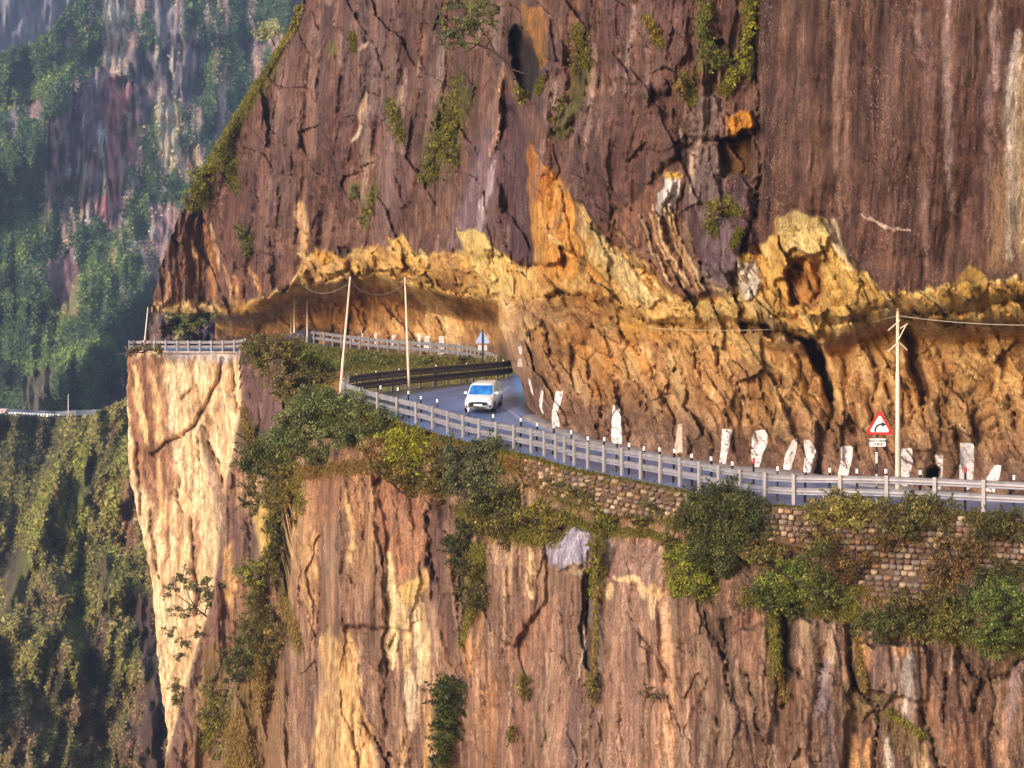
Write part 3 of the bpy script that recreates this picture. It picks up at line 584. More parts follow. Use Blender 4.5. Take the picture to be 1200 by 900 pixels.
def road_material():
    m, nt, b = mat_base('asphalt'); L = nt.links.new
    at = N(nt, 'ShaderNodeAttribute', attribute_name='Col'); tc = N(nt, 'ShaderNodeTexCoord')
    n1 = N(nt, 'ShaderNodeTexNoise', Scale=0.8, Detail=8.0, Roughness=.7); L(tc.outputs['Object'], n1.inputs['Vector'])
    mr = N(nt, 'ShaderNodeMapRange'); mr.inputs[1].default_value = .3; mr.inputs[2].default_value = .7; mr.inputs[3].default_value = .8; mr.inputs[4].default_value = 1.2; L(n1.outputs[0], mr.inputs[0])
    sc_ = N(nt, 'ShaderNodeVectorMath', operation='SCALE'); L(at.outputs['Color'], sc_.inputs[0]); L(mr.outputs[0], sc_.inputs['Scale']); L(sc_.outputs[0], b.inputs['Base Color'])
    b.inputs['Roughness'].default_value = 0.42; b.inputs['Specular IOR Level'].default_value = 0.5
    n2 = N(nt, 'ShaderNodeTexNoise', Scale=25.0, Detail=4.0); L(tc.outputs['Object'], n2.inputs['Vector'])
    bp = N(nt, 'ShaderNodeBump', Strength=0.5, Distance=0.02); L(n2.outputs[0], bp.inputs['Height']); L(bp.outputs[0], b.inputs['Normal'])
    return m
M_road = road_material()
tt = np.broadcast_to(T[:, :, 0], R.shape[:2]); ii = np.arange(R.shape[0])[:, None] * np.ones((1, 25))
cr = np.zeros(R.shape); cr[:] = lin((106, 124, 168))  # blue of the reflected sky is put into the asphalt's base colour
lane = np.exp(-((tt - .45) / .05) ** 2) + np.exp(-((tt - .68) / .05) ** 2)
cr *= (1 - 0.18 * lane[..., None])
sh = sm(.80, .86, tt)[..., None] * sm(30, 40, ii)[..., None] * (1 - sm(74, 80, ii))[..., None]
cr = cr * (1 - sh) + lin((66, 58, 62)) * sh                     # gritty inner shoulder
vg = sm(.34, .26, tt)[..., None] * sm(60, 68, ii)[..., None] * (1 - sm(100, 108, ii))[..., None]
cr = cr * (1 - vg) + lin((92, 94, 88)) * vg                       # worn verge by the hairpin rail
cr *= 1 + .2 * fbm(R[..., 0] / 1.5, R[..., 1] / 3, 3, 5)[..., None]
road = mesh_np('road', R.reshape(-1, 3), grid_faces(*R.shape[:2]), M_road, C=cr.reshape(-1, 3)); tag(road, kind='structure')
from mathutils.bvhtree import BVHTree
_rf = grid_faces(*R.shape[:2]); ROAD_BVH = BVHTree.FromPolygons(R.reshape(-1, 3).tolist(), _rf.tolist())
def road_z(x, y, d=-6.0):
    h = ROAD_BVH.ray_cast(Vector((x, y, 50)), Vector((0, 0, -1)))
    return h[0].z if h[0] is not None else d
def strip_on_road(name, i0, i1, t0, t1, mat, lift=0.006, dash=None):
    V = []; F = []
    rows = []
    for i in range(i0, i1):
        a, b = OX[i], IS[i]
        rows.append((a + (b - a) * t0, a + (b - a) * t1))
    for a, b in rows:
        V += [(a[0], a[1], road_z(a[0], a[1]) + lift), (b[0], b[1], road_z(b[0], b[1]) + lift)]
    n = len(rows); F = [(2 * i, 2 * i + 1, 2 * i + 3, 2 * i + 2) for i in range(n - 1) if dash is None or (i // dash) % 2 == 0]
    o = mesh_np(name, V, F, mat, parent=road, smooth=False); return o
strip_on_road('edge_line', 40, 84, .835, .860, plain('worn_line', (150, 158, 190), .6, var=.25))
strip_on_road('edge_line', 44, 78, .10, .115, plain('faded_line', (128, 134, 160), .6, var=.3))
# concrete gutter at the foot of the rock
gv = []; 
for i in range(0, 51):
    d = (OX[i] - IS[i]); d /= np.linalg.norm(d)
    wd = 0.75
    for q, z in ((-.4, .10), (wd, .10), (wd + .12, .0), (wd + .14, -.1)):
        p = IS[i] + d * q; gv.append((p[0], p[1], IS[i][2] + z))
gutter = mesh_np('gutter_kerb', gv, grid_faces(len(gv) // 4, 4), M_conc, smooth=False); tag(gutter, kind='structure')

# ================================================================== LOWER CLIFF
def out_px():
    r = []
    for i in range(0, 8 * 9 + 1):
        p = OS[i] + VAL[i] * 0.55; a, b = proj(p); r.append((a, b + .3, p[1]))
    return r[::-1]
_o = [p for p in out_px()]
_o = [(_o[0][0] - 4, _o[0][1] + 4, _o[0][2])] + _o
mono = [_o[0]]
for p in _o[1:]:
    if p[0] > mono[-1][0] + .5: mono.append(p)
TOPX = [(140,417,206),(148,416,206),(165,411,206.5),(279,412,206.5),(283,404,204),(300,399,200),(333,398,197),(336,470,140),(380,474,123)] + mono
def Ktop(px): x = [p[0] for p in TOPX]; return np.interp(px, x, [p[1] for p in TOPX]), np.interp(px, x, [p[2] for p in TOPX])
BWALL = [(612,562),(640,578),(700,600),(800,614),(900,634),(960,645),(1000,690),(1030,706),(1090,704),(1120,672),(1262,672)]
BR = [(400,280),(480,284),(520,276),(560,266),(600,262),(700,250),(780,225),(860,203),(900,190),(990,170)]
SL = [(400,150),(470,149),(560,152),(620,165),(680,178),(740,182),(800,188),(865,197),(900,192),(995,188)]
def D_lower(px, py):
    tp, yt = Ktop(px); br = K(py, BR) + 2 * fbm(py / 12, py * 0, 3, 7)
    left = 206 - 0.03 * (py - tp)
    t = (px - br) / np.maximum(397 - br, 1)
    t = t + .02 * fbm(px / 14, py / 40, 3, 14)
    a = K(t, [(0, 161), (.26, 158), (.34, 147), (.58, 143.5), (.66, 133), (.90, 129), (.97, 121), (1, 120)])
    a = np.where(px > 397, yt, np.where(py > 470, a, a * sm(396, 428, py) + (1 - sm(396, 428, py)) * np.minimum(K(px, [(280, 204), (335, 197), (397, 122)]), 204)))
    a = a - 0.10 * np.clip(py - tp, 0, 999) * a / FPX - 1.6 * sm(0, 60, py - tp - 60)
    return np.where(px < br, left, a)
def build_lower():
    st = 1.6; nc, nr = int(1110 / st), int(575 / st)
    A, B = np.meshgrid(np.linspace(0, 1, nc), np.linspace(0, 1, nr))
    PY = 420 + (990 - 420) * B; PX = K(PY, SL) + 0 * A
    for _ in range(3):
        lf = K(PY, SL) + 2.5 * fbm(PY / 14, PY * 0 + 1, 3, 6); PX = lf + (1262 - lf) * A; tp, _y = Ktop(PX); PY = tp + (990 - tp) * B
    s = Sheet(PX, PY); paint_lower(s); RAST['low'] = raster(PX, PY, s.D)
    D = s.D.reshape(PX.shape); C = s.C.reshape(*PX.shape, 3)
    k = np.arange(12, 0, -1)
    PX = np.hstack([PX[:, :1] + k[None] * .8, PX]); PY = np.hstack([np.repeat(PY[:, :1], 12, 1), PY]); D = np.hstack([D[:, :1] + k[None] ** 1.6, D]); C = np.hstack([np.repeat(C[:, :1], 12, 1), C])
    return mesh_np('lower_cliff', unproj(PX, PY, D).reshape(-1, 3), grid_faces(*PX.shape), M_low, C=C.reshape(-1, 3))
def paint_lower(s):
    px, py, X, Y = s.PX, s.PY, s.X, s.Y
    s.D = D_lower(px, py); sc = s.D / 95.0; tp, _ = Ktop(px)
    br = K(py, BR); wedge = sm(3, -3, px - br)
    lean = px - 0.06 * py
    colm = ridged(lean / 38 + .5 * fbm(px / 60, py / 130, 2, 103), py / 520, 3, 121)
    fine = fbm(lean / 6, py / 70, 3, 122); big = fbm(px / 130, py / 300, 3, 123)
    f1, f2, p1, c1 = worley((lean + 8 * fbm(px / 30, py / 40, 2, 5)) / 34, (py + 12 * fbm(px / 30, py / 40, 2, 6)) / 120, 4)
    g1, g2, p2, c2 = worley((lean + 5 * fbm(px / 12, py / 16, 2, 8)) / 11, (py + 8 * fbm(px / 12, py / 16, 2, 9)) / 34, 5)
    band = sm(606, 622, px) * sm(12, -6, py - K(px, BWALL)); fade = sm(-2, 30, py - tp) * (1 - .93 * band)
    s.D += sc * fade * (1 - .82 * wedge) * (-(big * 2.6 + colm * 0.75 + p1 * .55 + p2 * .16 + fine * .15) + fbm(px / 9, py / 14, 4, 124) * .22)
    s.rough = fade
    t = .5 + .50 * fbm(lean / 13, py / 150, 4, 161) + .42 * fbm(lean / 3.4, py / 70, 3, 162) + .3 * (c1 - .5) + .2 * fbm(px / 6, py / 7, 3, 163)
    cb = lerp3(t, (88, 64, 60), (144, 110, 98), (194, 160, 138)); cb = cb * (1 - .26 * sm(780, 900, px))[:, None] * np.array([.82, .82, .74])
    red = np.clip(fbm(px / 80, py / 120, 3, 164) * 1.3 + .25, 0, 1)[:, None]
    cb = cb * (1 - red * .45) + cb * np.array([1.2, .93, .76]) * red * .45
    t = .5 + .38 * fbm(lean / 9, py / 90, 4, 165) + .35 * fbm(lean / 3.5, py / 60, 3, 166) + .25 * (c2 - .5)
    cw = lerp3(t, (170, 124, 92), (222, 188, 148), (242, 220, 190))
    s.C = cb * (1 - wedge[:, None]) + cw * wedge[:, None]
    P, ST = s.poly, s.stroke
    # pale wedge under the far rail
    P([(146,415),(192,415),(196,470),(206,560),(186,600),(160,560)], (168,114,84), .85, 4, mix=(96,64,54))
    for x0,y0,x1,y1,w_,c in ((158,430,172,520,4,(236,196,144)),(178,430,190,530,4,(232,190,140)),(168,420,182,560,3,(112,74,60)),(150,420,162,560,3,(140,96,72)),(192,520,176,640,4,(150,108,80)),(186,540,190,640,3,(222,176,128)),(200,560,190,700,3,(160,112,84)),(238,505,262,640,4,(150,124,112)),(246,520,262,600,3,(112,86,76)),(232,600,228,720,3,(140,96,76)),(225,420,228,480,2,(176,130,96)),(210,600,206,700,2.5,(190,140,104)),(255,425,258,500,2,(186,140,104)),(242,450,246,520,2,(180,134,100))):
        ST([(x0,y0),((x0+x1)/2,(y0+y1)/2+4),(x1,y1)], w_, c, .8, 0, 2)
    P([(188,410),(282,410),(280,424),(262,428),(240,420),(215,424),(195,420)], (206,192,192), .85, 2.5, mix=(160,146,150))
    for pts, w_, d_ in (([(262,420),(254,450),(240,478),(228,500),(196,520),(178,530)],2.2,1.6),([(212,556),(208,580),(198,578)],1.6,.8),([(216,600),(212,590),(205,572)],1.4,.6),([(272,424),(276,480)],1.8,.9),([(232,452),(236,500),(232,540)],1.2,.6),([(240,505),(256,540),(262,570)],2.4,1.4),([(225,610),(231,680),(232,720)],2,1.2),([(246,492),(250,496)],2,.6),([(214,470),(224,462)],4,.8),([(176,600),(186,680)],1.4,.8),([(160,520),(168,600)],1.6,.9)):
        ST(pts, w_, (110,74,50), .75, -d_ * 1.3, 1.2)
    # buttress right of the wedge
    P([(282,412),(334,412),(336,470),(318,520),(290,540),(276,520),(284,470)], (116,84,84), .8, 4, mix=(86,60,62))
    P([(262,600),(300,600),(306,680),(290,720),(262,720),(250,700)], (120,88,82), .7, 5, mix=(80,58,56))
    P([(300,588),(325,580),(328,640),(318,668),(304,650)], (232,198,120), .85, 4, mix=(200,156,84))
    P([(262,640),(272,630),(280,690),(272,720),(262,700)], (216,170,112), .8, 3, mix=(150,110,80))
    P([(196,900),(206,850),(222,800),(232,760),(250,700),(268,720),(262,800),(240,900),(200,990)], (128,94,84), .8, 5, mix=(90,64,60))
    P([(238,860),(320,860),(340,990),(200,990)], (150,112,90), .5, 10)
    for k in range(34):                                              # ribs of the buttress beside the wedge
        x = 232 + (k * 29) % 110; y = 520 + (k * 67) % 330
        if x > K(y, BR) + 4: ST([(x, y), (x + 2, y + 40 + (k * 11) % 50)], 2 + k % 4, ((206,168,126),(76,52,50),(150,112,92),(66,46,46),(222,186,140))[k % 5], .75, (.3, -1.2, .2, -1.4, .3)[k % 5], 2)
    for k in range(90):                                              # long thin streaks down the whole lower face
        x = 345 + (k * 107) % 900; y = 600 + (k * 71) % 260
        ST([(x, y), (x + 2 - (k % 4), y + 40 + (k * 19) % 90)], 1.6 + (k % 3) * .8, ((200,164,140),(84,60,58),(176,136,114),(104,80,80))[k % 4], .55, (.05, -.06, .05, -.04)[k % 4], 1.5)
    # pale and golden columns x 330-540
    P([(374,745),(386,738),(398,752),(408,744),(420,768),(424,830),(436,860),(444,900),(450,990),(376,990),(368,850),(380,800)], (228,190,134), .9, 4, mix=(176,124,84))
    P([(340,560),(360,548),(372,600),(374,700),(366,740),(352,700),(336,640)], (214,170,120), .75, 5, mix=(160,116,84))
    P([(354,548),(430,540),(500,560),(505,640),(470,690),(440,640),(400,600),(372,640)], (176,122,84), .6, 8, mix=(146,100,78))
    for x0,y0,x1,y1,w_,c,a in ((408,570,412,660,3,(226,184,130),.8),(456,650,460,780,7,(238,206,158),.95),(470,700,478,800,5,(232,196,146),.85),(486,690,492,800,4,(240,214,170),.9),(496,710,500,800,4,(226,188,140),.85),(480,790,482,850,8,(226,196,168),.8),(498,820,500,900,5,(206,160,110),.85),(470,860,476,990,6,(200,160,120),.7),(436,560,432,700,4,(196,152,112),.6),(398,740,410,900,3,(190,140,92),.6),(418,560,424,680,10,(188,136,96),.5),(468,560,490,620,12,(150,98,72),.6),(515,720,530,790,9,(168,116,84),.7),(508,660,520,740,5,(150,106,86),.7),(545,740,548,790,6,(206,150,104),.8),(595,620,592,700,6,(206,166,132),.75),(612,700,625,640,3,(200,160,130),.5),(622,640,620,700,4,(232,196,150),.9),(560,660,558,780,5,(160,118,84),.6),(375,560,372,760,4,(122,84,66),.6),(390,600,386,760,4,(196,152,118),.55),(404,640,402,760,3,(120,84,68),.5),(350,750,352,900,4,(140,100,80),.6),(330,640,344,760,5,(206,158,112),.6),(448,800,446,990,4,(140,98,74),.6),(427,560,426,640,3,(118,80,66),.5),(537,600,540,680,8,(116,86,70),.6)):
        ST([(x0,y0),((x0+x1)/2+2,(y0+y1)/2),(x1,y1)], w_, c, a, .1 if c[0] > 190 else 0, 2.5, mix=tuple(int(v*.82) for v in c))
    P([(468,690),(500,668),(500,690),(486,704),(470,708)], (206,168,104), .8, 3)
    P([(502,585),(522,590),(520,680),(540,740),(528,780),(505,700)], (84,60,60), .7, 5, dep=-1.2)
    # broad reddish and dark faces right of the gully
    P([(640,640),(675,618),(694,622),(688,660),(664,662),(644,668)], (150,140,164), .9, 3, mix=(182,170,190), dep=.6)
    P([(664,660),(690,655),(690,672),(672,670)], (176,150,124), .9, 2)
    ST([(666,652),(682,622)], 2.5, (206,196,210), .8)
    P([(684,668),(694,660),(692,720),(696,790),(684,780),(680,740)], (74,50,46), .85, 1.5, dep=-1.4)
    P([(692,700),(704,700),(706,760),(698,830),(692,780)], (150,132,134), .7, 2)
    ST([(686,660),(684,760),(676,800)], 1.5, (206,180,160), .8, .2)
    ST([(646,760),(664,775),(680,782)], 1.6, (80,54,50), .8, -.6)
    P([(700,660),(712,615),(780,620),(790,670),(780,790),(740,900),(700,990),(690,880),(704,780)], (150,116,104), .45, 10)
    for x0,y0,x1,y1,w_,c,a in ((713,700,716,688,3,(226,190,150),.8),(722,676,748,680,2,(236,196,150),.9),(748,680,756,700,2.5,(232,190,150),.9),(760,690,775,700,9,(226,184,140),.85),(765,700,762,720,5,(230,194,156),.8),(720,700,722,800,6,(170,134,116),.5),(714,620,706,660,5,(190,166,146),.7),(780,710,786,900,6,(206,160,128),.7),(770,760,768,900,4,(196,150,124),.6),(650,700,648,900,8,(166,124,104),.5),(632,720,620,800,5,(180,136,112),.5),(610,720,606,900,7,(150,108,92),.5),(676,800,668,990,9,(108,82,82),.6),(690,820,682,990,4,(150,120,104),.5),(575,780,572,990,5,(176,124,88),.55),(592,830,588,990,6,(158,116,98),.5),(660,780,655,900,6,(188,144,124),.4),(740,760,738,900,8,(158,120,108),.4)):
        ST([(x0,y0),((x0+x1)/2+1,(y0+y1)/2),(x1,y1)], w_, c, a, .05, 4)
    # right hand lower face
    for x0,y0,x1,y1,w_,c,a in ((975,730,970,790,3,(222,184,150),.85),(972,775,962,800,3,(222,196,186),.8),(968,780,960,840,8,(140,122,130),.7),(975,830,965,990,12,(122,100,100),.6),(998,745,996,800,4,(206,166,126),.7),(1065,760,1062,840,6,(206,192,188),.85),(1048,760,1050,830,4,(196,164,148),.7),(1072,800,1058,850,3,(170,144,140),.6),(1010,750,1016,780,5,(190,140,98),.8),(1050,765,1070,765,6,(206,150,98),.7),(1088,800,1092,860,6,(176,128,96),.5),(1120,850,1118,990,10,(160,112,84),.5),(1135,850,1150,990,12,(166,116,84),.5),(1100,780,1100,860,8,(156,116,100),.6),(1195,760,1175,880,7,(158,134,136),.7),(1178,830,1172,990,5,(196,150,118),.7),(1002,860,1000,990,8,(200,150,104),.7),(1018,870,1016,990,7,(196,146,100),.7),(1042,860,1040,990,4,(226,206,190),.8),(1082,870,1084,930,4,(226,186,140),.7),(905,820,908,990,3,(206,170,150),.7),(826,840,824,900,3,(200,166,146),.6),(890,720,884,800,14,(150,108,86),.6),(862,720,866,780,10,(166,122,104),.5),(1030,755,1034,860,14,(150,122,116),.4)):
        ST([(x0,y0),((x0+x1)/2+1,(y0+y1)/2),(x1,y1)], w_, c, a, .05, 4, mix=tuple(int(v*.85) for v in c))
    for pts, w_, d_ in (([(825,722),(836,745),(852,780),(856,820)],4,1.4),([(850,730),(848,770)],3,1.3),([(922,722),(920,780),(918,830)],3.5,1.5),([(875,795),(884,820),(888,855)],3,1.2),([(842,838),(842,870)],2,.8),([(926,850),(930,870)],3.5,1),([(998,740),(998,800),(1012,815),(1030,830),(1026,870),(1024,990)],3.5,1.5),([(1040,800),(1028,816)],2,.7),([(1078,830),(1090,860),(1100,900)],3.5,1.1),([(1110,790),(1106,850)],3,1),([(1128,770),(1150,800),(1140,830)],5,1.6),([(1150,810),(1200,770)],3,1),([(1170,760),(1190,750)],5,1.2),([(1160,850),(1172,862)],3,.8),([(960,780),(985,800)],1.6,.6),([(925,780),(940,795)],1.8,.7),([(600,830),(615,870),(612,990)],2,.7),([(640,740),(654,700)],1.4,.4),([(532,600),(540,640),(536,700),(545,760)],4,1.8),([(462,740),(450,800),(454,860)],2.6,1),([(424,850),(446,872),(454,895)],3,1.4),([(394,640),(392,760)],1.8,.7),([(376,660),(370,800)],2,.9),([(500,600),(505,660),(525,700)],2.8,1.3),([(430,840),(470,900)],1.5,.5),([(560,640),(570,720)],2,.6),([(345,600),(352,700),(372,745)],2.4,1.2),([(700,790),(690,860),(684,990)],3,1.1),([(300,560),(302,600)],3,1.3),([(690,960),(720,900)],1.4,.4),([(780,820),(800,860),(830,800)],1.6,.5),([(736,720),(770,770),(786,800)],1.6,.5),([(950,860),(968,760)],1.6,.5),([(1120,740),(1130,800)],2.6,.9)):
        ST(pts, w_, (74,50,44), .75, -d_, 1.6)
    # slab-like bands of rock standing a little proud
    for pts, dz in (([(866,735),(915,725),(912,790),(900,870),(880,860),(860,790)],.8),([(924,725),(990,730),(996,800),(980,990),(925,990),(930,800)],.9),([(1000,752),(1090,760),(1085,820),(1040,815),(1002,800)],.7),([(600,625),(640,630),(640,700),(600,760),(578,740)],.9),([(380,560),(440,552),(452,640),(450,735),(400,735),(378,700)],1.0)):
        P(pts, (150,112,96), .0, 3, dep=dz)
    P([(984,800),(1036,812),(1066,850),(1090,880),(1060,890),(1030,850),(990,836)], (120,100,58), .6, 5, mix=(86,70,44))
    # soil and moss near the top edge and in the gullies
    top = sm(70, 10, py - tp + 26 * fbm(px / 24, py / 20, 3, 170)) * (px > 330)
    k = (top * .85)[:, None]; s.C = s.C * (1 - k) + lerp3(.5 + .6 * fbm(px / 8, py / 8, 3, 171), (84, 64, 44), (122, 96, 56), (150, 122, 70)) * k
    for x0,y0,x1,y1,w_ in ((285,480,300,560,8),(318,560,330,700,12),(300,690,290,860,22),(700,620,706,700,6),(700,700,694,820,5),(614,790,612,810,5),(905,720,912,800,14),(912,780,918,820,8),(1002,780,1018,810,6),(330,700,350,760,10),(560,640,552,720,16),(520,800,520,900,12),(250,760,240,860,10),(270,860,300,960,26)):
        ST([(x0,y0),(x1,y1)], w_, (98,86,40), .8, .3, 6, mix=(74,66,36))
    P([(240,760),(330,740),(345,990),(210,990),(215,880)], (104,84,48), .65, 10, mix=(140,100,70))
    s.C *= 1.0 + .14 * fbm(px / 3, py / 4, 2, 190)[:, None]
lower_cliff = build_lower(); tag(lower_cliff, kind='structure')

# ================================================================== EMBANKMENT inside the hairpin
ET = [(318,398,203),(345,397,202),(360,402,201),(400,407.5,195),(450,413,188),(520,419.5,177),(560,424,164),(590,430,152),(613,437,149)]
EB = [(318,492,150),(350,480,131),(397,472,121.5),(410,468,122.5),(440,465,125.5),(480,459,130.2),(520,455,134.5),(560,451.5,139.2),(604,446,145.2),(613,444,147)]
def k3(px, P): x = [p[0] for p in P]; return np.interp(px, x, [p[1] for p in P]), np.interp(px, x, [p[2] for p in P])
def D_emb(px, py):
    t0, a = k3(px, ET); t1, b = k3(px, EB); t = np.clip((py - t0) / (t1 - t0), 0, 1.0)
    z0 = 1 / a; z1 = 1 / b
    return 1 / (z0 + (z1 - z0) * t ** 1.15)
def build_emb():
    A, B = np.meshgrid(np.linspace(0, 1, 190), np.linspace(0, 1, 60)); PX = 318 + 295 * A
    t0, _ = k3(PX, ET); t1, _ = k3(PX, EB); PY = t0 + (t1 + 1 - t0) * B
    D = D_emb(PX, PY); e = np.sin(np.pi * np.clip(B, 0, 1)); D = D - e * 2.5 * fbm(PX / 14, PY / 7, 3, 201) - e * .6
    t = .5 + .7 * fbm(PX / 12, PY / 6, 4, 202)
    C = lerp3(t.ravel(), (100, 84, 44), (134, 122, 60), (160, 146, 84))
    s = Sheet(PX, PY); s.C = C; s.poly([(384,428),(402,424),(404,452),(396,464),(384,456)], (186,130,82), .9, 3); s.poly([(404,424),(425,428),(420,450),(404,456)], (156,132,96), .7, 4)
    return mesh_np('grass_embankment', unproj(PX, PY, D).reshape(-1, 3), grid_faces(*PX.shape), M_low, C=s.C)
tag(build_emb(), kind='structure')
# ================================================================== FAR MOUNTAINSIDE
def bumps(px, py, s1, s2, seed):
    x = px + s1 * .4 * fbm(px / s1, py / s1, 2, seed); y = py + s1 * .4 * fbm(px / s1, py / s1, 2, seed + 1)
    f1, f2, p, c = worley(x / s1, y / s1, seed); g1, g2, q, d = worley(x / s2, y / s2, seed + 1)
    return (1 - f1) , (1 - g1), c, d
VEGS = {}
def far_sheet(name, x0, x1, topf, bot, Df, st, paintf, amp):
    nc = int((x1 - x0) / st)
    A = np.linspace(0, 1, nc); PX1 = x0 + (x1 - x0) * A; tp = topf(PX1); nr = int((bot - tp.min()) / st); B = np.linspace(0, 1, nr)
    PX = np.repeat(PX1[None], nr, 0); PY = tp[None] + (bot - tp[None]) * B[:, None]
    s = Sheet(PX, PY, 3, 5); s.D = Df(s.PX, s.PY); s.V = np.ones(s.PX.shape); sc = s.D / FPX
    paintf(s)
    b1, b2, c1, c2 = bumps(s.PX, s.PY, 15, 6, 300)
    s.D -= sc * s.V * amp * (b1 * 8 + b2 * 4); s.veg_h = b1 + .5 * b2
    V = unproj(s.PX, s.PY, s.D)
    o = mesh_np(name, V, grid_faces(*PX.shape), M_far, C=s.C); tag(o, kind='structure')
    VEGS[name] = (s, V); return s
def leafcol(n, base, spread, seed=0):
    r = np.random.RandomState(seed); b = lin(base); return b[None] * np.exp(r.randn(n, 1) * spread) * np.exp(r.randn(n, 3) * spread * .25)
# -- slope and cliffs above the far road, to the top of the picture
def top2(x): return K(x, [(-80,80),(0,62),(20,56),(42,50),(62,34),(78,12),(90,-20),(100,-70),(125,-190),(420,-210)]) + 3 * fbm(x / 9, x * 0, 3, 310)
def D2(px, py):
    d = K(py, [(-220,1050),(-80,960),(100,830),(200,760),(300,690),(400,630),(500,585),(560,565)]) + 40 * fbm(px / 60, py / 90, 3, 311) + 16 * ridged(px / 34, py / 160, 3, 312)
    d += 60 * sm(0, 330, px) * sm(350, 100, py)
    d -= 36 * np.exp(-((px + .6 * py - 330) / 40) ** 2) * sm(260, 330, py)       # spurs running down to the left
    d -= 32 * np.exp(-((px + .9 * py - 470) / 26) ** 2) * sm(300, 350, py)
    d -= 40 * np.exp(-((px + .75 * py - 160) / 36) ** 2) * sm(60, 100, py) * sm(330, 200, py)
    return d
def paint2(s):
    px, py = s.PX, s.PY
    t = .5 + .5 * fbm(px / 22, py / 22, 4, 313) + .35 * fbm(px / 6, py / 6, 3, 314)
    s.C = lerp3(t, (36, 54, 46), (64, 88, 58), (112, 134, 78))
    rk = sm(.02, .3, fbm(px / 20, py / 60, 4, 350) + .05 * sm(300, 100, py) - .08 + .1 * ridged(px / 7, py / 60, 2, 351) - .3 * sm(110, 60, px + .2 * py)) * sm(420, 300, py + .3 * px) * sm(20, 60, px)
    kk = (rk * .9)[:, None]; s.C = s.C * (1 - kk) + lerp3(.5 + .8 * fbm(px / 5, py / 30, 3, 352), (112, 94, 106), (184, 154, 152), (244, 222, 206)) * kk; s.V *= 1 - .85 * rk
    R1, R2, R3 = (132, 104, 112), (176, 128, 124), (226, 196, 172)
    def rock(pts, c, mix, a=1, soft=4):
        c = tuple(min(255, int(v * 1.25)) for v in c); mix = tuple(min(255, int(v * 1.15)) for v in mix)
        im = s.pmask(pts, soft); n = fbm(px[im[0]] / 5, py[im[0]] / 30, 3, 315); m = im[1] * np.clip(1.1 + .9 * n, 0, 1)
        s.col((im[0], m), c, a, mix); s.V[im[0]] *= 1 - m; s.D[im[0]] += m * 10 * ridged(px[im[0]] / 9, py[im[0]] / 60, 2, 316)
    rock([(118,-70),(148,-70),(150,10),(150,60),(136,90),(120,80),(122,20)], (214,190,170), (150,128,120))
    rock([(90,110),(120,80),(168,100),(176,140),(150,200),(140,268),(124,262),(110,250),(96,262),(88,200),(80,140)], (130,104,116), (92,78,92))
    rock([(128,90),(165,100),(160,150),(146,220),(128,266),(118,250),(120,160)], (190,124,122), (156,106,110))
    rock([(52,140),(78,134),(84,230),(60,232),(54,200)], (146,116,122), (106,88,96))
    rock([(88,180),(98,160),(104,262),(94,262)], (212,176,160), (150,120,118), .9, 2)
    rock([(118,140),(124,130),(122,230),(118,230)], (226,204,194), (180,150,144), .9, 2)
    rock([(150,120),(172,96),(160,140),(148,170),(146,220),(140,222),(144,160)], (222,190,170), (176,140,130), .9, 3)
    rock([(185,128),(198,110),(210,140),(206,190),(190,215),(184,180)], (216,190,158), (170,140,118))
    rock([(212,176),(232,166),(236,195),(222,212),(212,206)], (206,176,146), (160,130,110))
    rock([(176,240),(206,236),(204,300),(190,312),(178,290)], (170,140,140), (120,98,104))
    rock([(150,60),(172,58),(210,40),(240,60),(238,110),(210,120),(176,100),(155,90)], (104,96,112), (84,82,96), .8, 8)
    rock([(180,0),(215,-10),(212,40),(190,50),(178,30)], (160,150,156), (108,104,120), .8, 5)
    rock([(10,118),(20,116),(20,160),(8,165)], (150,140,150), (110,104,118), .8, 3); rock([(30,118),(50,115),(46,138),(34,140)], (170,140,140), (110,100,110), .8, 3)
    rock([(52,305),(84,296),(94,330),(90,372),(74,366),(60,345)], (138,106,110), (98,78,86))
    rock([(28,440),(60,430),(66,484),(26,484)], (110,98,86), (72,64,62), .7); rock([(120,455),(152,440),(158,480),(124,484)], (120,92,92), (84,66,68), .7)
    rock([(180,372),(196,366),(214,376),(216,402),(176,404)], (128,100,96), (92,74,74), .9); rock([(228,385),(252,372),(256,404),(220,404)], (116,98,108), (86,72,82), .9)
    rock([(176,340),(184,300),(190,320),(184,350)], (150,124,124), (96,84,88), .8, 3)
    for x0,y0,x1,y1 in ((158,290,140,250),(94,258,96,262),(215,60,219,100),(250,20,256,50),(170,80,160,130),(228,110,224,165)): s.stroke([(x0,y0),(x1,y1)], 2, (190,170,166), .7)
    for k in range(150):                                             # thin seepage streaks on the far walls
        x = 50 + (k * 53) % 240; y = -30 + (k * 67) % 330
        if x + y * .55 < 330 or x < 200:
            i, m = s.smask([(x, y), (x - 1, y + 14 + (k * 11) % 30)], 1.6, 1.0); m = m * (s.V[i] < .6); s.col((i, m), ((250,232,220),(96,84,100),(214,176,160))[k % 3], .8)
    # lighter grassy spur crests
    for pts in ([(272,55),(250,80),(228,98)],[(110,300),(95,340),(60,395),(40,410)],[(128,398),(100,410),(60,420),(30,430)],[(110,45),(80,70),(40,110),(0,130)],[(150,160),(165,150)],[(170,230),(140,300),(110,360)],[(60,250),(30,290),(0,320)]):
        s.stroke(pts, 7, (122,142,74), .6, 0, 8)
    for x, y, r in ((45,240,12),(50,180,8),(12,330,14),(15,440,16),(230,250,8),(205,215,7)): s.poly([(x-r,y-r),(x+r,y-r*.7),(x+r*.8,y+r),(x-r,y+r)], (26,38,34), .7, 5)
    s.C = np.where((s.V < .5)[:, None], np.minimum(s.C * np.array([1.35, 1.22, 1.12]), np.array([.85, .74, .64])), s.C)
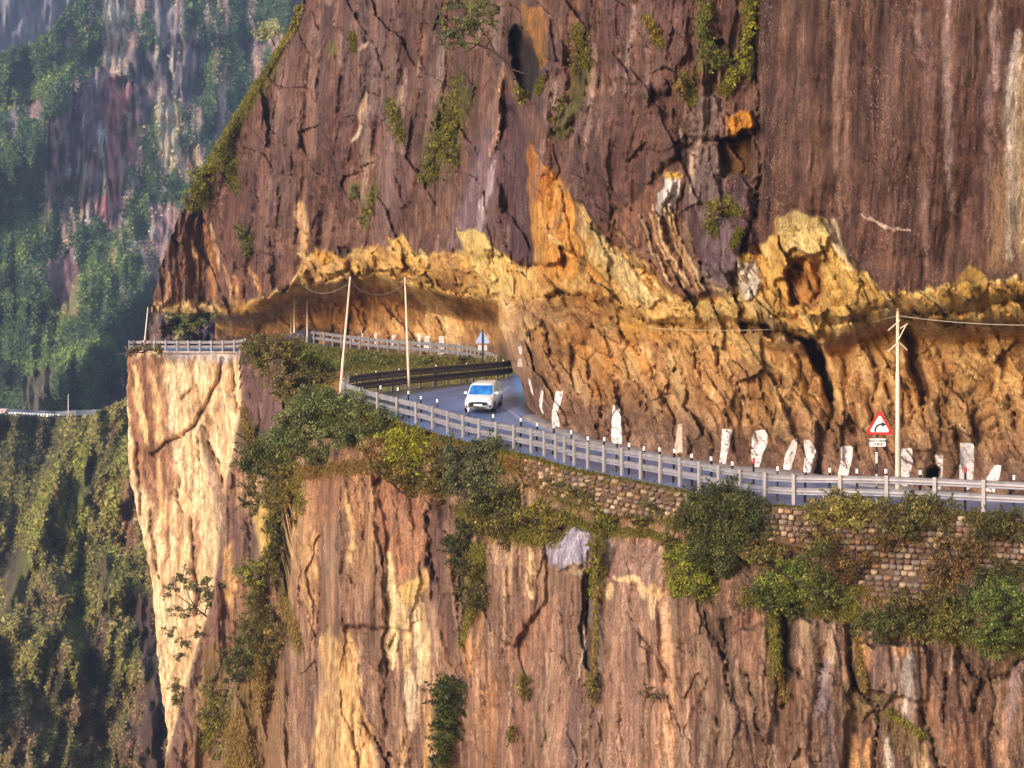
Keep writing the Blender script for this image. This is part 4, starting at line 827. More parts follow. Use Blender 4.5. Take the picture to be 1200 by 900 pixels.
s2 = far_sheet('mountainside', -90, 420, top2, 560, D2, 1.9, paint2, 1.0)
# -- farthest wall of cliffs, top left corner
def D4(px, py): return 1750 + 60 * fbm(px / 20, py / 60, 3, 330) + 30 * ridged(px / 10, py / 80, 2, 331)
def paint4(s):
    px, py = s.PX, s.PY; t = .5 + .8 * fbm(px / 5, py / 26, 3, 332); s.C = lerp3(t, (120, 116, 136), (164, 158, 170), (206, 196, 196)); s.V[:] = 0
    s.poly([(30,-40),(46,-40),(50,20),(48,46),(36,48)], (222,196,176), .9, 3, mix=(180,156,146))
s4 = far_sheet('far_cliffs', -90, 130, lambda x: x * 0 - 70, 110, D4, 2.2, paint4, .3)
# -- slope below the far road
def top1(x): return K(x, [(-80,486),(0,486),(70,489),(104,488),(112,484),(126,477),(140,471),(152,466),(175,455),(230,440),(270,430)]) + .8 * fbm(x / 9, x * 0, 3, 340)
def D1(px, py):
    spur = sm(-14, 14, px - K(py, [(480,78),(520,70),(560,52),(640,30),(700,0),(900,-60)]))
    d = 455 - 70 * spur - 0.22 * (py - 480) + 26 * fbm(px / 50, py / 90, 3, 341)
    d -= 7 * ridged((px + .25 * py) / 30, py / 160, 3, 342) + 7 * fbm(px / 16, py / 30, 3, 349)
    return d - 20 * sm(100, 200, px)
def paint1(s):
    px, py = s.PX, s.PY
    t = .5 + .5 * fbm((px + .3 * py) / 16, py / 60, 4, 343) + .35 * fbm(px / 6, py / 8, 3, 344)
    s.C = lerp3(t, (70, 70, 44), (118, 114, 64), (164, 154, 98))
    br = sm(0, .55, fbm((px + .25 * py) / 22, py / 90, 4, 345) + .35 * sm(560, 860, py) - .12) * sm(20, 90, px + (py - 500) * .15)
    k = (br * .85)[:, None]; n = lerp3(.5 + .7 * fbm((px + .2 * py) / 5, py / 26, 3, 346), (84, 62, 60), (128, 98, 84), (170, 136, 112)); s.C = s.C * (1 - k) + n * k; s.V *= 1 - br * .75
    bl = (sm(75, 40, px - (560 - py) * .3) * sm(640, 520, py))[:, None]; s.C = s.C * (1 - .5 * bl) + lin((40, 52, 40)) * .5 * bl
    def rock(pts, c, mix, a=.9, soft=4):
        im = s.pmask(pts, soft); s.col(im, c, a, mix); s.V[im[0]] *= 1 - im[1]
    rock([(98,545),(108,540),(110,590),(94,600),(84,590)], (92,70,78), (70,54,60))
    rock([(118,660),(132,650),(134,730),(120,735)], (110,84,92), (84,64,70))
    rock([(140,560),(158,560),(162,640),(150,650),(142,620)], (190,134,104), (130,92,80), .8)
    rock([(150,700),(178,690),(186,760),(196,860),(190,990),(160,990),(165,860),(172,800)], (110,80,80), (84,60,64), .8, 6)
    rock([(90,790),(104,785),(104,870),(92,880)], (150,110,88), (104,78,70), .8)
    rock([(0,650),(40,640),(36,700),(10,720)], (120,94,88), (84,66,64), .7, 8)
    for x, y, r in ((72,805,13),(110,785,14),(10,800,12),(128,800,12),(20,860,8),(45,700,8)): s.poly([(x-r,y-r*1.4),(x+r*.7,y-r),(x+r,y+r),(x-r*.5,y+r*1.5)], (30,34,32), .8, 5)
    for pts in ([(92,530),(96,600),(90,680)],[(152,480),(140,560),(130,600)],[(100,500),(90,580),(86,700)],[(135,640),(128,720)],[(90,700),(84,800)],[(60,560),(20,700)],[(60,880),(80,850)]):
        s.stroke(pts, 8, (132,134,62), .6, 0, 8)
s1 = far_sheet('near_slope', -90, 280, top1, 1000, D1, 2.0, paint1, .8)

# -- the next spur of the cliff, seen through the gap under the overhang
def D5(px, py): return 246 + 10 * fbm(px / 18, py / 18, 3, 360) - .25 * (py - 380) + 14 * sm(190, 172, px)
def paint5(s):
    px, py = s.PX, s.PY; s.C = lerp3(.5 + .8 * fbm(px / 5, py / 16, 3, 361), (92, 70, 70), (136, 106, 102), (172, 140, 128)); s.V[:] = 0
    for pts in ([(196,340),(262,340),(262,372),(240,384),(226,400),(206,396),(196,376)],):
        im = s.pmask(pts, 5); s.col(im, (104, 110, 58), .95, mix=(78, 82, 44)); s.V[im[0]] = im[1]
    s.poly([(232,386),(254,374),(262,376),(262,412),(222,412)], (108,92,112), .95, 3, mix=(80,66,84))
s5 = far_sheet('next_spur', 172, 262, lambda x: K(x, [(172,396),(176,376),(182,352),(262,342)]), 424, D5, 1.2, paint5, .35)
# -- leaf litter of the hillside woods: many small leaf clumps
def scrub(name, s, V, n, size, seed, cols, up=.5):
    r = np.random.RandomState(seed); nr, nc = s.shape
    w_ = s.V * (.35 + .65 * np.clip(s.veg_h, 0, 1)); w_ = w_ / w_.sum()
    i = r.choice(len(w_), n, p=w_); P = V[i].copy(); sc = s.D[i] / FPX
    P += r.randn(n, 3) * sc[:, None] * 1.2; P[:, 1] -= sc * (1 + 3 * r.rand(n))
    nrm = r.randn(n, 3); nrm[:, 2] += up; nrm[:, 1] -= .7; nrm /= np.linalg.norm(nrm, axis=1)[:, None]
    a = np.cross(nrm, r.randn(n, 3)); a /= np.linalg.norm(a, axis=1)[:, None]; b = np.cross(nrm, a)
    L_ = (size * sc * np.exp(r.randn(n) * .35))[:, None]; a *= L_; b *= L_ * .6
    Q = np.stack([P - a, P - b, P + a, P + b], 1).reshape(-1, 3)
    bc = s.C[i] * np.array([1.06, 1.0, .92]) * np.exp(r.randn(n, 1) * .22) * (1 + r.randn(n, 3) * .05) * 1.1
    yl = r.rand(n) < .08; bc[yl] = bc[yl] * np.array([1.3, 1.25, .95])
    C = np.repeat(np.clip(bc, .005, .6), 4, 0)
    o = mesh_np(name, Q, np.arange(4 * n).reshape(-1, 4), M_leaf_far, C=C, smooth=False); tag(o, kind='stuff'); return o
scrub('mountain_forest', *VEGS['mountainside'], 120000, 1.8, 1, None)
scrub('hillside_scrub', *VEGS['near_slope'], 110000, 1.8, 2, None)
scrub('spur_grass', *VEGS['next_spur'], 5000, 1.6, 3, None)
# -- valley floor far below, out to the horizon
vf = N_ = None
g = MB(); g.add([(-9000, -600, -420), (9000, -600, -420), (9000, 9000, -420), (-9000, 9000, -420)], [(0, 1, 2, 3)])
tag(g.build('valley_ground', plain('valley_ground', (86, 92, 58), .95, var=.4, scale=.01)), kind='structure')

# ================================================================== HAZE
def build_haze():
    g = MB(); x0, y0, z0, x1, y1, z1 = -1200, -30, -460, 1200, 2400, 900
    g.box(x0, y0, z0, x1, y1, z1)
    m = bpy.data.materials.new('haze'); m.use_nodes = True; nt = m.node_tree
    for n in list(nt.nodes):
        if n.type != 'OUTPUT_MATERIAL': nt.nodes.remove(n)
    v = N(nt, 'ShaderNodeVolumePrincipled'); v.inputs['Color'].default_value = (.50, .64, 1.0, 1); v.inputs['Density'].default_value = 0.00028; v.inputs['Anisotropy'].default_value = .2
    nt.links.new(v.outputs[0], nt.nodes['Material Output'].inputs['Volume'])
    return tag(g.build('haze', m), kind='stuff')
build_haze()
# ================================================================== GUARDRAILS
def arclen(P):
    return np.concatenate([[0], np.cumsum(np.linalg.norm(np.diff(P, axis=0), axis=1))])
def along(P, s, u=None):
    u = arclen(P) if u is None else u
    return np.array([np.interp(s, u, P[:, k]) for k in range(3)])
def tangent(P, s):
    a, b = along(P, s - .3), along(P, s + .3); t = b - a; t[2] = 0; n = np.linalg.norm(t); return t / n
WPROF = [(.0, -.155), (.055, -.135), (.075, -.095), (.012, -.035), (.012, .035), (.075, .095), (.055, .135), (.0, .155)]
def beam_mesh(P, s0, s1, zc, sgn, n=5, tall=1.0):
    mb = MB(); vs = []; th = .006
    for k in range(n):
        s = s0 + (s1 - s0) * k / (n - 1); p = along(P, s); t = tangent(P, s); nv = np.array([-t[1], t[0], 0]) * sgn
        for d, z in WPROF: vs.append(p + nv * (.06 + d) + np.array([0, 0, zc + z * tall]))
        for d, z in reversed(WPROF): vs.append(p + nv * (.06 + d - .02) + np.array([0, 0, zc + z * tall]))
    m = len(WPROF) * 2; fs = []
    for k in range(n - 1):
        for j in range(m): fs.append((k * m + j, (k + 1) * m + j, (k + 1) * m + (j + 1) % m, k * m + (j + 1) % m))
    fs += [tuple(range(m)), tuple(reversed(range((n - 1) * m, n * m)))]
    return mb.add(vs, fs)
_pm = MB()                                   # C-section post, face towards -Y local, open to one side
_pm.box(-.075, -.04, -.45, .075, -.028, 1.27); _pm.box(-.075, -.028, -.45, -.063, .05, 1.27); _pm.box(.063, -.028, -.45, .075, .05, 1.27)
def guardrail(label, P, sgn, mats, spacing=2.0, zs=(1.08, .56), cat='guardrail', group=None, panel=4.0, tall=1.0):
    P = np.array(P); u = arclen(P); Lh = u[-1]; r = empty('guardrail', P[len(P) // 2]); off = Vector(P[len(P) // 2]); tag(r, label, cat, group)
    n = max(1, round(Lh / panel)); 
    for k in range(n):
        for z in zs: beam_mesh(P - np.array(off), Lh * k / n + .01, Lh * (k + 1) / n + .06, z, sgn, tall=tall).build('beam', mats[0], r)
    ss = [.1]
    while ss[-1] < Lh: ss.append(ss[-1] + (spacing if not callable(spacing) else spacing(ss[-1])))
    first = None
    for s in ss:
        s = min(s, Lh); p = along(P, s); t = tangent(P, s); a = math.atan2(t[1], t[0]) + (math.pi if sgn < 0 else 0)
        M_ = Matrix.Translation(Vector(p) - off) @ Matrix.Rotation(a + random.uniform(-.04, .04), 4, 'Z') @ Matrix.Rotation(random.uniform(-.015, .015), 4, 'Y')
        if first is None: first = _pm.build('post', mats[1], r); first.matrix_local = M_
        else: put('post', first, r, M_)
    return r
sec = lambda a, b: OS[a:b + 1]
# the path runs right to left along the near edge: the road lies on the side given by sgn
near = guardrail('long pale steel guardrail with two beams along the near edge of the road', sec(0, 72), -1, (M_steel, M_post), lambda q: 2.0 if q < 14 else (1.42 if q < 34 else 1.85))
dark = guardrail('dark steel guardrail with two beams behind the car, inside the hairpin', sec(73, 97), -1, (M_steel_d, M_steel_d), 1.9, tall=1.4)
farr = guardrail('pale steel guardrail of the far road, above the grassy bank', sec(105, 146), -1, (M_steel, M_post), 2.0)
endr = guardrail('guardrail on top of the pale rock wall, at the far left end of the road', sec(157, 170), -1, (M_steel, M_steel), 1.15, (1.08, .62))
# plates fixed on the near rail
for px_ in (533, 610, 752, 945):
    pass
# dark tarpaulin-covered heap where the far rail starts
g = MB(); c = W(352, 399, 203); rr = random.Random(3); vs = []; fs = []
for i in range(6):
    for j in range(12):
        t = j / 12 * 2 * math.pi; k = 1 - (i / 5) ** 2 * .85; q = 1 + rr.uniform(-.12, .12)
        vs.append((c.x + math.cos(t) * 1.9 * k ** .5 * q, c.y + math.sin(t) * .9 * k ** .5 * q, c.z - .3 + 1.25 * i / 5 * (1 + rr.uniform(-.1, .1)) + .25 * math.cos(t) * (i / 5)))
for i in range(5):
    for j in range(12): fs.append((i * 12 + j, i * 12 + (j + 1) % 12, (i + 1) * 12 + (j + 1) % 12, (i + 1) * 12 + j))
fs.append(tuple(range(60, 72))); g.add(vs, fs)
tag(g.build('covered_heap', plain('dark_tarpaulin', (66, 62, 84), .6, var=.3, scale=2)), 'low dark bluish heap at the left end of the far guardrail', 'heap')
# weathered concrete lip under the end rail
g = MB(); Q = sec(157, 168)
for i in range(len(Q) - 1):
    a, b = Q[i] + VAL[157 + i] * .35, Q[i + 1] + VAL[158 + i] * .35; a2, b2 = Q[i] + VAL[157 + i] * .62, Q[i + 1] + VAL[158 + i] * .62; h = .35 + .2 * rr.random()
    g.add([a + (0, 0, -.9 - h), b + (0, 0, -.9 - h), b + (0, 0, .02), a + (0, 0, .02), a2 + (0, 0, -.9 - h), b2 + (0, 0, -.9 - h), b2 + (0, 0, .02), a2 + (0, 0, .02)], [(4, 5, 6, 7), (3, 2, 6, 7), (0, 1, 5, 4), (0, 3, 7, 4), (1, 2, 6, 5)])
tag(g.build('concrete_lip', M_conc), 'pale grey concrete strip under the far left guardrail', 'concrete edge')

# ================================================================== MARKER POSTS
def marker(loc, h, cap_mat, label, group, wd=.042, tilt=0.0):
    e = empty('marker_post', loc); e.rotation_euler = (0, tilt, random.uniform(0, 1.5)); tag(e, label, 'marker post', group)
    b = MB(); b.box(-wd, -wd, -.2, wd, wd, h - .24, taper=.9); b.build('post', M_black, e)
    b = MB(); b.box(-wd * 1.02, -wd * 1.02, h - .24, wd * 1.02, wd * 1.02, h - .05); b.build('band', cap_mat, e)
    b = MB(); b.box(-wd * .95, -wd * .95, h - .05, wd * .95, wd * .95, h, taper=.6); b.build('cap', M_black if cap_mat is M_white else cap_mat, e)
    return e
def path_at_px(P, px):
    q = np.array([proj(p)[0] for p in P]); k = np.nonzero(np.diff(np.sign(q - px)))[0]
    if len(k) == 0: return None
    k = k[0]; t = (px - q[k]) / (q[k + 1] - q[k]); return P[k] + (P[k + 1] - P[k]) * t
INNR = OS - VAL * .55
GN = 'black marker posts with white bands along the near guardrail'
for px_ in (446, 466, 479, 494, 512, 549, 578, 610, 628.7, 648, 669, 690, 707, 722, 737, 754, 772, 789, 811, 834, 857, 911, 943, 972, 1005, 1039, 1078, 1188):
    p = path_at_px(INNR[:73], px_)
    if p is None: continue
    marker((p[0], p[1], road_z(p[0], p[1], p[2])), 1.52 + random.uniform(-.07, .07) + (.12 if px_ == 466 else 0), M_white, 'black marker post with a white band standing behind the near guardrail', GN, tilt=random.uniform(-.05, .05))
for px_, lb in ((883, 'red banded marker post in front of the broadest paint mark left of the road sign'), (1131, 'red topped marker post in front of the paint mark near the right edge')):
    p = path_at_px(INNR[:73], px_); marker((p[0], p[1], road_z(p[0], p[1], p[2])), 1.72, M_red, lb, None)
GD = 'small markers along the outside of the dark rail'
OUTD = OS + VAL * .45
for k, px_ in enumerate((418, 441, 468, 511, 547, 590)):
    P_ = OUTD[73:97]; p = path_at_px(P_, px_)
    if p is None: continue
    marker(tuple(p), 1.36 + random.uniform(-.07, .06), M_white, 'small black and white marker showing above the dark guardrail', GD, .035)
# ================================================================== SIGNS
def tri(mb, r, y0, y1, cx=0, cz=0):
    P_ = []
    for k in range(3):
        a = math.pi / 2 + k * 2 * math.pi / 3
        for da in (-.10, .10): P_.append((cx + r * math.cos(a + da), cz + r * math.sin(a + da)))
    n = len(P_); vs = [(x, y0, z) for x, z in P_] + [(x, y1, z) for x, z in P_]
    mb.add(vs, [tuple(range(n)), tuple(reversed(range(n, 2 * n)))] + [(i, n + i, n + (i + 1) % n, (i + 1) % n) for i in range(n)]); return mb
def text_part(txt, size, mat, parent, loc):
    cu = bpy.data.curves.new('t', 'FONT'); cu.body = txt; cu.size = size; cu.align_x = 'CENTER'; cu.align_y = 'CENTER'; cu.extrude = .002; cu.offset = .004
    t = bpy.data.objects.new('t', cu); COL.objects.link(t); dg = bpy.context.evaluated_depsgraph_get(); dg.update()
    me = bpy.data.meshes.new_from_object(t.evaluated_get(dg)); bpy.data.objects.remove(t); me.materials.clear(); me.materials.append(mat)
    o = bpy.data.objects.new('lettering', me); COL.objects.link(o); o.parent = parent; o.location = loc; o.rotation_euler = (math.pi / 2, 0, 0); return o
p = path_at_px(INNR[:73], 1027); pb = Vector((p[0], p[1], road_z(*p))); sc_ = p[1] / FPX
H = lambda y: (370 - y) * sc_ - pb.z
sg = empty('road_sign', pb, 0.03); tag(sg, 'red bordered triangular warning sign with a black right bend arrow and a small plate', 'road sign')
b = MB(); b.tube([(0, 0, -.3), (0, 0, H(506))], .045, 10); b.build('pole', M_white, sg)
for z0, z1 in ((H(582), H(570)), (H(556), H(543)), (H(530), H(523.5)), (H(513.5), H(507))):
    b = MB(); b.tube([(0, 0, z0), (0, 0, z1)], .048, 10); b.build('black_band', M_black, sg)
cz = H(499.4)
tri(MB(), .60, -.062, -.05, .10, cz).build('sign_border', M_red, sg); tri(MB(), .425, -.068, -.063, .10, cz).build('sign_face', M_white, sg)
b = MB(); pts = []
for k in range(9):
    a = math.pi - k / 8 * math.pi * .52; pts.append((.20 + .26 * math.cos(a) - .10, -.17 + .26 * math.sin(a) + .0))
pts = [(pts[0][0], pts[0][1] - .06)] + pts
vs = []; wd_ = .036
for i, (x, z) in enumerate(pts):
    x0, z0 = pts[max(i - 1, 0)]; x1, z1 = pts[min(i + 1, len(pts) - 1)]; l = math.hypot(x1 - x0, z1 - z0); nx, nz = -(z1 - z0) / l, (x1 - x0) / l
    vs += [(x + nx * wd_, -.072, z + nz * wd_), (x - nx * wd_, -.072, z - nz * wd_)]
b.add(vs, [(2 * i, 2 * i + 1, 2 * i + 3, 2 * i + 2) for i in range(len(pts) - 1)])
ex, ez = pts[-1]; b.add([(ex - .02, -.0725, ez + .115), (ex - .0, -.0725, ez - .115), (ex + .17, -.0725, ez - .015)], [(0, 1, 2)])
b.build('bend_arrow', M_black, sg, Matrix.Translation((.08, 0, cz - .01)))
b = MB(); b.box(-.30, -.062, H(523.3), .36, -.05, H(514)); b.build('plate', M_white, sg)
text_part('RIGHT HAND', .13, M_black, sg, (.03, -.066, H(516.8))); text_part('CURVE', .13, M_black, sg, (.03, -.066, H(520.8)))
# the sign seen from behind
pb = W(565.5, 431, 147); s2_ = 147 / FPX; sb = empty('road_sign', pb, 0.0); tag(sb, 'bluish back of a triangular road sign on a dark pole beside the bend', 'road sign')
b = MB(); b.tube([(0, 0, -.5), (0, 0, 45 * s2_)], .06, 8); b.build('pole', M_black, sb)
tri(MB(), .56, .05, .065, 0, 34 * s2_).build('sign_panel', plain('sign_back', (150, 172, 226), .5, .2), sb)
b = MB(); b.box(-.33, .05, 20.5 * s2_, .33, .06, 26.5 * s2_); b.build('plate', plain('plate_back', (196, 192, 204), .5, .2), sb)

# ================================================================== POLES AND WIRES
def pole(base, top, r, label, group=None, braces=None, cap=False):
    base, top = Vector(base), Vector(top); e = empty('utility_pole', base); tag(e, label, 'pole', group); t = top - base
    b = MB(); b.tube([(0, 0, -.3), t * .33, t * .34, t * .66, t * .67, t], [r, r, r * .85, r * .85, r * .7, r * .65], 10); b.build('shaft', M_pole, e)
    b = MB(); b.tube([(0, 0, -.3), (0, 0, .25)], r * 2.2, 10); b.build('base_collar', M_conc, e)
    if cap: b = MB(); b.tube([t + Vector((-.25, 0, -.35)), t + Vector((.25, 0, -.35))], r * .35, 6); b.build('crossbar', M_pole, e)
    for q in braces or []: b = MB(); b.tube([t + Vector(q[0]), t + Vector(q[1])], r * .28, 6); b.build('brace', M_pole, e)
    return t + base
Yp = 86.0; bz = road_z(W(1052, 580, Yp).x, Yp); k_ = Yp / FPX
pR = pole((W(1052, 580, Yp).x, Yp, bz), W(1052, 360, Yp), .11, 'tall pale pole with crossed braces beside the road sign', braces=[((.09, -.05, -15 * k_), (-.4, -.05, -10.5 * k_ - .6)), ((.1, -.05, -25 * k_), (.42, -.05, -19 * k_)), ((.1, -.05, -42 * k_), (.40, -.05, -50 * k_)), ((-.1, -.05, -44 * k_), (-.40, -.05, -52 * k_)), ((.36, -.06, -20 * k_), (-.1, -.06, -45 * k_))])
pA = pole(W(398, 466, 120.9), W(410.5, 324, 120.9), .085, 'leaning pale pole at the tip of the hairpin')
pB = pole(W(479.5, 458, 128.6), W(474.5, 325, 128.6), .085, 'pale pole inside the dark guardrail, left of the car')
GP = 'slim poles in front of the cave wall on the far road'
pC = pole(W(345, 396, 204), W(345, 317, 204), .12, 'taller of the slim pale poles by the far road', GP)
pD = pole(W(341, 396, 209), W(341.3, 335, 209), .08, 'shorter slim pole just left of the tallest far pole', GP)
pE = pole(W(360, 398, 201), W(360, 352, 201), .08, 'slim pole at the start of the far guardrail', GP)
pF = pole(W(168.5, 410, 206), W(173.5, 360, 206), .09, 'slim leaning pole at the far left end of the road')
pG = pole(W(80, 489, 396), W(80, 462, 396), .10, 'tiny pale pole beside the distant road')
def wire(a, b, sag, label, r=.018, n=14):
    a, b = Vector(a), Vector(b); g = MB(); g.tube([a.lerp(b, k / n) - Vector((0, 0, 4 * sag * (k / n) * (1 - k / n))) for k in range(n + 1)], r, 4)
    o = g.build('overhead_wire', M_wire); tag(o, label, 'wire'); return o
dz = Vector((0, 0, -.35))
wire(pA + dz, pB + dz, .75, 'sagging wire between the two poles by the hairpin')
wire(pR + dz, W(1300, 377, 80), .25, 'wire running right from the tall pole by the sign', .014)
wire(pR + dz, W(985, 380, 92), .1, 'wire running left from the tall pole to the rock', .014)
wire(W(985, 380, 92), W(760, 384, 98), .2, 'thin dark wire across the gold rock left of the tall pole', .012)
wire(pC + dz, pA + dz, 1.2, 'thin wire from the far pole to the leaning pole', .014)

# ================================================================== PAINT MARKS ON THE ROCK
A3 = lambda L_: [(800 + x / 3, 300 + y / 3) for x, y in L_]
A5 = lambda L_: [(400 + x / 3, 300 + y / 3) for x, y in L_]
A4 = lambda L_: [(600 + x / 7.5, 420 + y / 7.5) for x, y in L_]
MK = [A3([(140,608),(176,610),(168,650),(150,730),(128,728),(134,680)]), A3([(252,615),(290,611),(297,625),(298,660),(280,700),(268,748),(248,745),(240,700),(243,640)]),
 A3([(385,650),(405,636),(398,690),(378,758),(352,755),(360,700)]), A3([(425,648),(445,645),(476,690),(470,740),(455,768),(424,760),(428,690)]),
 A3([(556,668),(598,668),(596,710),(578,785),(542,780),(556,720)]), A3([(768,678),(806,676),(810,720),(788,815),(768,815)]),
 A3([(884,692),(900,702),(916,700),(914,760),(905,822),(896,815),(900,750),(890,720)]), A3([(976,656),(1024,658),(1024,740),(1016,815),(1000,822),(972,790),(974,700)]),
 A3([(1096,735),(1120,736),(1116,770),(1096,830),(1056,825),(1066,785)]),
 A4([(388,290),(450,285),(440,350),(415,430),(405,520),(418,560),(415,615),(350,600),(350,480),(370,380)]), A4([(284,232),(274,320),(264,440),(280,490),(258,470),(240,420),(245,340),(265,260)]),
 A4([(145,165),(162,190),(184,290),(182,330),(168,290),(148,220)]), A4([(890,410),(935,402),(955,430),(955,560),(968,720),(962,755),(885,745),(872,690),(875,560),(885,450)]),
 [(795,497),(799,496),(800,530),(790,532),(791,520)],
 A5([(343,282),(362,282),(362,345),(340,345)]), A5([(294,282),(312,280),(305,335),(288,332)]), A5([(268,272),(280,272),(275,318),(266,315)]), A5([(178,277),(190,275),(182,318),(172,316)]), A5([(117,268),(126,270),(123,314),(115,312)]), A5([(93,286),(100,288),(98,310),(92,310)]), A5([(408,302),(418,305),(420,352),(406,350)]), A5([(622,318),(632,315),(636,345),(626,345)]), A5([(622,362),(634,360),(638,390),(616,390)]), A5([(68,256),(75,260),(78,298),(71,300)]), A5([(36,290),(46,288),(46,302),(38,302)])]
M_mark = plain('whitewash', (226, 218, 220), .9, scale=2.5, lo=(212, 200, 200)); M_mark2 = plain('old_whitewash', (206, 180, 166), .9, var=.2, scale=5)
WP, WQ = WALLB['PX'], WALLB['PY']; WV = unproj(WP, WQ, WALLB['D'] - .02); UP = 4
def upsample(G, k):
    r_, c_ = G.shape[:2]; y = np.linspace(0, r_ - 1, (r_ - 1) * k + 1); x = np.linspace(0, c_ - 1, (c_ - 1) * k + 1); yi = np.minimum(y.astype(int), r_ - 2); xi = np.minimum(x.astype(int), c_ - 2)
    fy = (y - yi).reshape(-1, *([1] * (G.ndim - 1))); fx = (x - xi).reshape(1, -1, *([1] * (G.ndim - 2)))
    A_ = G[yi] * (1 - fy) + G[yi + 1] * fy; return A_[:, xi] * (1 - fx) + A_[:, xi + 1] * fx
for i, P_ in enumerate(MK):
    xs = [q[0] for q in P_]; ys = [q[1] for q in P_]; m_ = (WP > min(xs) - 3) & (WP < max(xs) + 3) & (WQ > min(ys) - 3) & (WQ < max(ys) + 3)
    rr_, cc_ = np.nonzero(m_.any(1))[0], np.nonzero(m_.any(0))[0]
    if len(rr_) < 2 or len(cc_) < 2: continue
    a_, b_, c_, d_ = rr_[0], rr_[-1] + 2, cc_[0], cc_[-1] + 2
    V_ = upsample(WV[a_:b_, c_:d_], UP); X2 = upsample(WP[a_:b_, c_:d_], UP); Y2 = upsample(WQ[a_:b_, c_:d_], UP); F_ = grid_faces(*X2.shape)
    fx = X2.ravel()[F_].mean(1); fy = Y2.ravel()[F_].mean(1)
    chip = fbm(fx / 2.2, fy / 3.5, 3, 503) > .52
    k_ = np.nonzero(in_poly(fx + .7 * fbm(fx / 3, fy / 5, 3, 501), fy + 1.0 * fbm(fx / 4, fy / 4, 3, 502), P_) & ~chip)[0]
    ids, inv = np.unique(F_[k_].ravel(), return_inverse=True)
    mesh_np('paint_mark', V_.reshape(-1, 3)[ids], inv.reshape(-1, 4), M_mark2 if i in (13, 20, 22, 24) else M_mark, parent=cliff_face)

